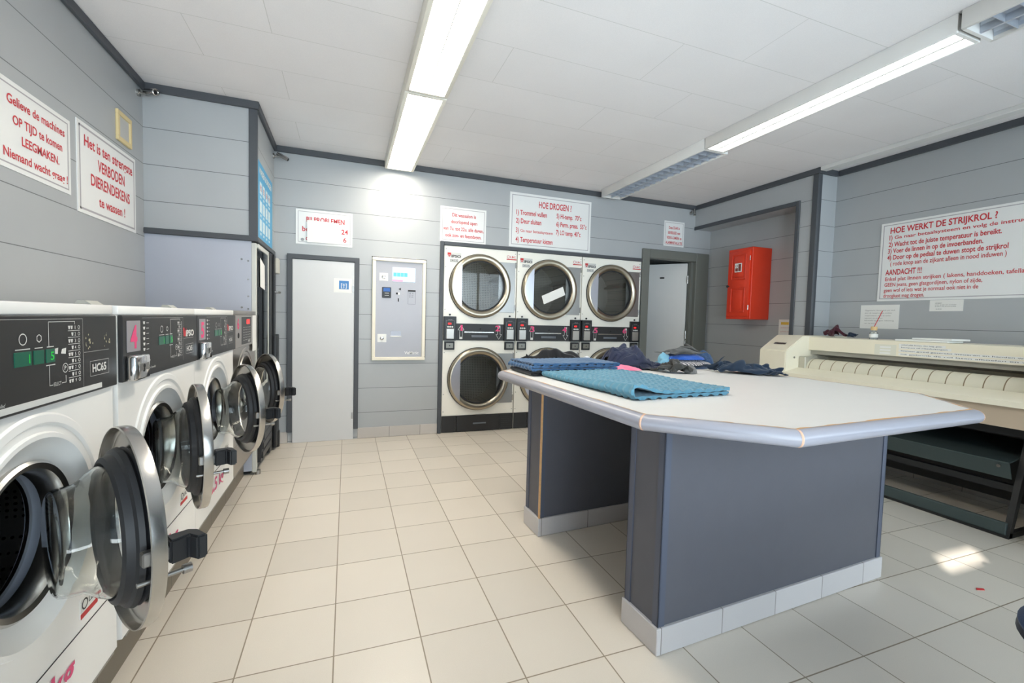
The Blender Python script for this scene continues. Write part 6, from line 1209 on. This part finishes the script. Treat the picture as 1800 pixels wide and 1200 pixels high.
        623,761,24,646,783,105,704,792,115,784,827,9,775,821,128,784,737,166,905,810,118,44,808,49,91,765,25,134,795,64,177,786,10,233,785,5,296,785,50,368,797,85,427,868,88,482,912,109,542,872,40,578,909,83,646,866,44,702,867,74,
        767,861,92,823,882,95,890,871,7,957,940,24,0,964,10,35,900,65,105,872,43,172,835,8,228,823,65,312,842,39,360,808,10,435,841,47,471,885,51,502,948,47,555,986,66,599,999,43,649,986,53,743,956,70,828,925,120,870,909,110,
        939,989,122)),
    'small': (10, 9, (
        0,128,224,272,44,213,327,100,262,368,0,255,618,142,112,723,209,105,710,217,172,736,22,209,821,58,189,937,156,99,201,233,223,280,190,191,379,225,245,444,88,273,583,23,256,580,232,213,664,246,203,750,139,314,919,34,279,999,93,145,
        164,333,166,372,276,144,466,165,120,459,197,220,519,210,297,637,224,233,675,291,230,731,304,217,822,230,206,926,240,162,269,368,174,375,200,49,486,224,107,410,346,218,562,479,320,671,275,310,789,268,282,822,356,233,757,262,194,711,364,149,
        331,433,81,386,434,166,469,495,151,528,559,236,582,603,293,702,630,398,816,618,399,912,621,328,856,571,259,825,533,185,328,558,125,413,783,309,468,691,242,542,681,216,629,620,242,722,594,302,745,824,362,848,769,260,832,658,225,853,584,132,
        250,697,90,328,715,182,448,717,152,528,523,111,578,465,116,670,325,116,633,503,119,725,707,228,747,836,203,822,692,57,260,931,102,328,804,126,401,553,77,422,118,0,533,211,61,649,215,67,791,555,139,683,729,167,593,847,217,738,834,117,
        330,999,103,224,821,210,478,656,55,536,574,93,581,315,23,607,234,16,741,479,71,657,678,101,665,806,94,627,994,96)),
}
def crumple(name, label, cat, key, cx, cy, lx, ly, h, rot, mat, z0=ZT, loc_table=True, thick=.0035, dome=0.0, dx=0.0):
    """a dropped garment: crumpled sheet scaled to half-sizes lx, ly and height h, heaped up by dome"""
    nx, ny, q = CLOTH[key]; vs = []
    for i in range(nx*ny):
        x, y, z = q[3*i]/999*2-1, q[3*i+1]/999*2-1, q[3*i+2]/399
        vs.append((x*lx, y*ly, z*h + dome*max(0, 1-((x-dx)/.8)**2-(y/.8)**2)))
    fs = [(j*nx+i, j*nx+i+1, (j+1)*nx+i+1, (j+1)*nx+i) for j in range(ny-1) for i in range(nx-1)]
    me = bpy.data.meshes.new(name); me.from_pydata(vs, [], fs); me.materials.append(mat); me.shade_smooth()
    o = bpy.data.objects.new(name, me); C.objects.link(o)
    s = o.modifiers.new('solidify', 'SOLIDIFY'); s.thickness = thick; s.offset = 1
    s = o.modifiers.new('subsurf', 'SUBSURF'); s.levels = 1; s.render_levels = 1
    base = TL(cx, cy, z0) if loc_table else V((cx, cy, z0)); o.location = base+V((0, 0, .0025)); o.rotation_euler = (0, 0, rot+(TA if loc_table else 0))
    return tag(o, label, cat, 'laundry on the table' if loc_table else 'laundry on the ironer')

m_tow1 = M_cloth('towel_teal_blue', (92, 142, 164), .10)
m_tow2 = M_cloth('towel_denim_blue', (66, 98, 134), .10)
m_navy = M_cloth('navy_cloth', (50, 55, 76), .14)
m_navy2 = M_cloth('dark_navy_cloth', (38, 52, 70), .14)
m_blk = M_cloth('black_cloth', (38, 38, 40), .15)
m_gry = M_cloth('charcoal_cloth', (70, 70, 68), .14)
m_lgry = M_cloth('grey_cloth', (120, 118, 116), .12)
m_pnk = M_cloth('pink_cloth', (246, 128, 158), .06)
m_lbl = M_cloth('light_blue_cloth', (128, 182, 206), .08)
m_blu = M_cloth('bright_blue_cloth', (46, 96, 190), .10)
m_str = M_cloth('striped_cloth', (206, 200, 200), .08, stripes=((60, 62, 74), 16))
m_den = M_cloth('denim_cloth', (60, 84, 118), .2)
m_mar = M_cloth('maroon_cloth', (74, 36, 46), .15)
m_wht = M_cloth('white_cloth', (228, 228, 230), .03)

towel('towel', 'lighter teal-blue cable-textured towel folded flat on the table', (-.012, .165, 0), .50, .72, .01, 1, m_tow1, ZT, .0045, .030, 2)
towel('folded_garment', 'black folded garment at the bottom of the towel stack', (-.075, .90, 0), .46, .30, -.03, 1, m_blk, ZT, 0, 0, 5)['category'] = 'garment'
towel('towel', 'darker denim-blue towel folded on top of the black garment', (-.085, .895, 0), .53, .31, -.02, 2, m_tow2, ZT+.026, .004, 0.004, 9)
crumple('garment', 'black crumpled garment at the back behind the blue towel stack', 'garment', 'black', .33, 1.36, .25, .085, .085, .0, m_blk, dome=.075)
crumple('garment', 'small white garment peeking out behind the blue towel stack', 'garment', 'small', .43, 1.235, .10, .03, .075, .05, m_wht)
crumple('jacket', 'navy jacket heaped highest in the middle of the table', 'jacket', 'jacket', .765, 1.185, .235, .165, .05, 2.7, m_navy, dome=.125, dx=.15)
heap('garment', 'bright pink garment in front of the navy jacket', 'garment', .54, .985, .15, .055, .030, -.12, 6, m_pnk, z0=ZT+.012)
heap('garment', 'thin grey-blue garment lying under the pink one', 'garment', .54, .965, .15, .065, .014, -.1, 16, m_den, rough=.2)
crumple('garment', 'charcoal garment crumpled before the navy jacket', 'garment', 'charcoal', .86, .90, .115, .078, .06, -.5, m_gry, dome=.03)
heap('sock', 'grey rolled sock lying against the charcoal garment on the table top', 'sock', .955, .835, .045, .035, .050, .2, 33, m_lgry, folds=2, flat=.8, nr=12, na=36)
crumple('garment', 'light-blue garment between the navy jacket and the folded pile', 'garment', 'lblue', 1.04, 1.165, .085, .07, .075, 3.4, m_lbl, dome=.03)
px_, py_ = 1.22, 1.16
heap('garment', 'thin denim garment at the bottom of the folded pile', 'garment', px_, py_-.03, .17, .12, .022, .05, 51, m_den, rough=.3, flat=.8)
heap('garment', 'grey-white striped garment in the middle of the folded pile', 'garment', px_+.0, py_-.02, .175, .12, .034, .12, 52, m_str, z0=ZT+.022, flat=.8)
heap('garment', 'bright royal-blue garment in the folded pile', 'garment', px_-.01, py_, .16, .11, .036, .0, 53, m_blu, z0=ZT+.056, flat=.8)
crumple('garment', 'charcoal garment on top of the folded pile', 'garment', 'top', px_-.015, py_+.01, .175, .105, .05, .06, m_gry, ZT+.088, dome=.03)
heap('jeans', 'rolled dark denim jeans at the end of the folded pile', 'jeans', px_+.215, py_+.03, .05, .085, .10, .3, 55, m_den, folds=3, flat=.7, nr=14, na=40)
crumple('garment', 'dark navy garment lying alone on the table next to the ironer', 'garment', 'navy', 1.315, .755, .235, .10, .075, -.72, m_navy2, dome=.045)

# ------------------------------------------------------------------ ironing machine
ir = thing('ironing_machine', 'long cream roller ironing machine beneath the ironing instruction sign', 'ironing machine', (3.44, 1.0, 0))
Y0, Y1 = .12, 1.915     # local y of the near end (outside the photo) and the far end
cap = MB(); cap.poly([(0, Y1-.25, .66), (0, Y1-.25, .985), (.20, Y1-.25, 1.112), (.76, Y1-.25, 1.112), (.76, Y1-.25, .66)], (0, .25, 0))
bmesh.ops.bevel(cap.bm, geom=list(cap.bm.edges), offset=.006, segments=2, affect='EDGES')
ec = cap.build('end_housing', m_iron, ir)
nd = V((.127, 0, .0)); sl = V((.20, 0, .127)).normalized(); nn = V((-sl.z, 0, sl.x))
t = MB(); pl = V((0, Y1-.125, .985))+sl*.105+nn*.0015
t.quad(pl-sl*.014+V((0, .055, 0)), pl-sl*.014-V((0, .055, 0)), pl+sl*.014-V((0, .055, 0)), pl+sl*.014+V((0, .055, 0)))
bdg = t.build('badge', m_steel_d, ec, 0)
t = MB(); text(t, 'Cleanline', pl-sl*.010+nn*.001, V((0, -1, 0)), sl, -.05, .05, .02, .01, .4); t.build('badge_print', m_ink, bdg, 0)
MB().cyl((.10, Y1-.2505, .93), (.10, Y1-.256, .93), .008, 12).build('screw', m_steel_d, ec)
cp2 = MB(); cp2.poly([(0, Y0-.22, .66), (0, Y0-.22, .985), (.20, Y0-.22, 1.112), (.76, Y0-.22, 1.112), (.76, Y0-.22, .66)], (0, .22, 0))
bmesh.ops.bevel(cp2.bm, geom=list(cp2.bm.edges), offset=.006, segments=2, affect='EDGES'); cp2.build('end_housing', m_iron, ir)
MB().box(.10, .74, Y0-.20, Y0-.02, 0, .66, .004, 1).build('end_cabinet', m_iron, ir)
hd = MB(); hd.poly([(.27, Y0, .995), (.27, Y0, 1.104), (.76, Y0, 1.104), (.76, Y0, .70), (.52, Y0, .70), (.52, Y0, .995)], (0, Y1-.25-Y0, 0))
hd.build('hood', m_iron, ir)
MB().poly([(.30, Y0, .96), (.30, Y0, .995), (.52, Y0, .995), (.52, Y0, .93)], (0, Y1-.25-Y0, 0)).build('heater_plate', M('heater_grey', (176, 174, 164), .45, .3), ir)
ro = MB(); RX, RZ, RR = .255, .836, .088
ro.cyl((RX, Y0, RZ), (RX, Y1-.31, RZ), RR, 40); ro.build('roller', M('roller_cloth', (212, 206, 186), .85, var=.06, scale=10, grain=.3, gscale=200), ir)
bd = MB(); n = 16
for i in range(n+1):
    y = Y0+.02+(Y1-.33-Y0-.02)*i/n; bd.lathe([(RR, -.003), (RR+.0012, 0), (RR, .003)], (RX, y, RZ), (0, 1, 0), 40)
bd.build('bands', M('band_brown', (130, 112, 86), .8), ir)
MB().box(RX-.10, RX+.05, Y1-.31, Y1-.251, .79, .94, .004, 1).build('roller_bracket', M('bracket_grey', (190, 186, 172), .4, .3), ir)
ft_ = MB(); ft_.poly([(-.01, Y0, .775), (-.01, Y0, .806), (.005, Y0, .812), (.16, Y0, .846), (.17, Y0, .84), (.17, Y0, .77)], (0, Y1-.10-Y0, 0)); ft_.build('feed_table', m_iron, ir)
MB().poly([(.02, Y0, .655), (.02, Y0, .775), (.10, Y0, .775), (.10, Y0, .655)], (0, Y1-.10-Y0, 0)).build('front_panel', M('tan_panel', (190, 172, 150), .5), ir)
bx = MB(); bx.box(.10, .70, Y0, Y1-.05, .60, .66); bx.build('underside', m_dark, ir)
lb = MB(); 
def FP(y, z): return V((.2694, y, z))
L1 = MB(); L1.quad(FP(1.16, .998), FP(1.02, .998), FP(1.02, 1.075), FP(1.16, 1.075)); l1 = L1.build('label', M('label_cream', (224, 222, 206), .6), ir, 0)
L2 = MB()
for k in range(3): L2.quad(V((.2688, 1.125, 1.006+k*.022)), V((.2688, 1.055, 1.006+k*.022)), V((.2688, 1.055, 1.018+k*.022)), V((.2688, 1.125, 1.018+k*.022)))
L2.build('label_boxes', m_paper, l1, 0)
L3 = MB()
for z, e in ((1.078, .74), (1.060, .71), (1.036, .20), (1.012, .16)): L3.quad(FP(1.005, z-.008), FP(e, z-.008), FP(e, z+.008), FP(1.005, z+.008))
l3 = L3.build('label_strip', m_paper, ir, 0)
L4 = MB()
for s_, z, e in (('enkel plat linnen, één laag, geen', 1.075, .76), ('knopen of ritssluitingen', 1.057, .73), ('linnen goed gestrekt invoeren en handen weghouden', 1.033, .24), ('na gebruik de rol laten afkoelen en wachten', 1.009, .24)):
    text(L4, s_, V((.2688, 0, z)), V((0, -1, 0)), V((0, 0, 1)), -.99, -e, .008, 0)
L4.build('label_print', m_ink, l3, 0)
# open stand: base rail, slanted legs, tray
m_stand = M('stand_dark_green', (70, 82, 82), .45, .2, var=.08)
m_standb = M('stand_black', (34, 35, 36), .5)
MB().box(.13, .16, .34, 1.88, .015, .085, .003, 1).build('base_rail', m_stand, ir)
MB().box(.128, .19, .33, 1.88, 0, .016).build('base_foot', m_standb, ir)
for y in (.325, 1.86):
    lg = MB(); lg.poly([(.13, y, 0), (.165, y, 0), (.36, y, .60), (.30, y, .60)], (0, .028, 0)); lg.box(.14, .72, y, y+.028, 0, .03); lg.box(.64, .68, y, y+.028, .03, .60)
    lg.build('leg', m_standb, ir)
ty = MB(); ty.poly([(.16, .36, .425), (.60, .36, .50), (.60, .36, .508), (.16, .36, .433)], (0, 1.50, 0)); ty.poly([(.16, .36, .433), (.20, .36, .33), (.206, .36, .333), (.168, .36, .433)], (0, 1.50, 0))
ty.build('tray', m_stand, ir)
MB().box(.25, .29, .36, 1.86, .245, .285).build('stretcher', m_standb, ir)
MB().cyl((.158, .40, .405), (.150, .40, .405), .010, 12).build('bolt', m_steel, ir)
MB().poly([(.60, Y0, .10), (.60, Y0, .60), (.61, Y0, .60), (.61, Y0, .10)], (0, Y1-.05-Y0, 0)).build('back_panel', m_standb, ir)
# things lying on the ironer
ZI = 1.104
crumple('garment', 'maroon crumpled garment on the ironer top by the post', 'garment', 'maroon', 3.93, 2.60, .10, .075, .06, 1.2, m_mar, ZI, False, dome=.06)
crumple('garment', 'small dark garment beside the maroon one on the ironer', 'garment', 'small', 3.93, 2.46, .045, .04, .05, .9, m_navy2, ZI, False)
rd = thing('reed_diffuser', 'small glass bottle with wooden cap and red stick on the ironer', 'bottle', (3.88, 2.272, ZI))
MB().lathe([(0, .001), (.026, .001), (.028, .006), (.028, .050), (.020, .060), (.013, .064), (.013, .072), (.010, .072), (.010, .062), (.018, .056), (.0255, .048), (.0255, .006), (0, .004)], (0, 0, 0), (0, 0, 1), 32).build('bottle', m_bowl, rd)
MB().lathe([(0, .072), (.019, .072), (.021, .076), (.021, .098), (.018, .102), (0, .102)], (0, 0, 0), (0, 0, 1), 28).build('cap', M('light_wood', (212, 180, 130), .6, var=.15, scale=40), rd)
MB().lathe([(.0284, .016), (.0284, .044)], (0, 0, 0), (0, 0, 1), 32, a0=PI*.55, a1=PI*1.75).build('label', m_paper, rd)
MB().cyl((0, 0, .100), (.01, -.045, .225), .0028, 8).build('stick', M('red_stick', (200, 40, 48), .5), rd)
for k, (y0, y1, dx, rz, lab) in enumerate(((2.05, 1.75, 0, .02, 'lowest white paper in the stack lying on the ironer'), (1.96, 1.73, .03, -.06, 'top folded white paper lying on the ironer stack'))):
    p = MB(); zc = ZI+.0015+k*.014; n = 12
    p.box(3.74+dx, 3.93+dx, y1, y0, zc, zc+.0125, .002, 1, rz)
    tag(p.build('paper_stack', m_paper), lab, 'paper')

# ------------------------------------------------------------------ chair at the right edge, red scrap
ch = thing('office_chair', 'dark blue upholstered swivel chair near the table', 'chair', (1.70, .37, 0), 0)
m_seat = M_cloth('chair_blue', (34, 56, 88), .15)
MB().lathe([(0, .505), (.17, .50), (.205, .485), (.22, .462), (.218, .452), (0, .452)], (0, 0, 0), (0, 0, 1), 48).build('seat', m_seat, ch)
MB().lathe([(.219, .456), (.222, .440), (.205, .415), (.12, .405), (0, .405)], (0, 0, 0), (0, 0, 1), 48).build('seat_shell', m_blackp, ch)
MB().cyl((0, 0, .08), (0, 0, .41), .025, 20).build('column', m_blackp, ch)
for i in range(5):
    a = math.radians(-12+72*i); c, s = math.cos(a), math.sin(a)
    lg = MB(); lg.poly([(.02*c-.02*s, .02*s+.02*c, .075), (.02*c+.02*s, .02*s-.02*c, .075), (.27*c+.012*s, .27*s-.012*c, .06), (.27*c-.012*s, .27*s+.012*c, .06)], (0, 0, .03)); lg = lg.build('leg', m_blackp, ch)
    MB().cyl((.27*c-.012*s, .27*s+.012*c, .028), (.27*c+.012*s, .27*s-.012*c, .028), .028, 18).build('caster', m_blackp, lg)
bk = MB(); bk.box(-.18, .18, -.235, -.195, .62, .95, .018, 3, 0); bk.xform(Matrix.Rotation(math.radians(35), 4, 'Z')); bk.build('backrest', m_seat, ch)
bs = MB(); bs.tube([(0, -.05, .42), (0, -.235, .43), (0, -.245, .75)], .014, 10); bs.xform(Matrix.Rotation(math.radians(35), 4, 'Z')); bs.build('back_post', m_blackp, ch)
rs = MB(); rs.poly([(2.722, 1.098, .0005), (2.756, 1.085, .0005), (2.766, 1.094, .0005), (2.738, 1.108, .0005)], (0, 0, .003))
tag(rs.build('scrap', m_redink), 'tiny red scrap lying on the floor near the chair', 'scrap')
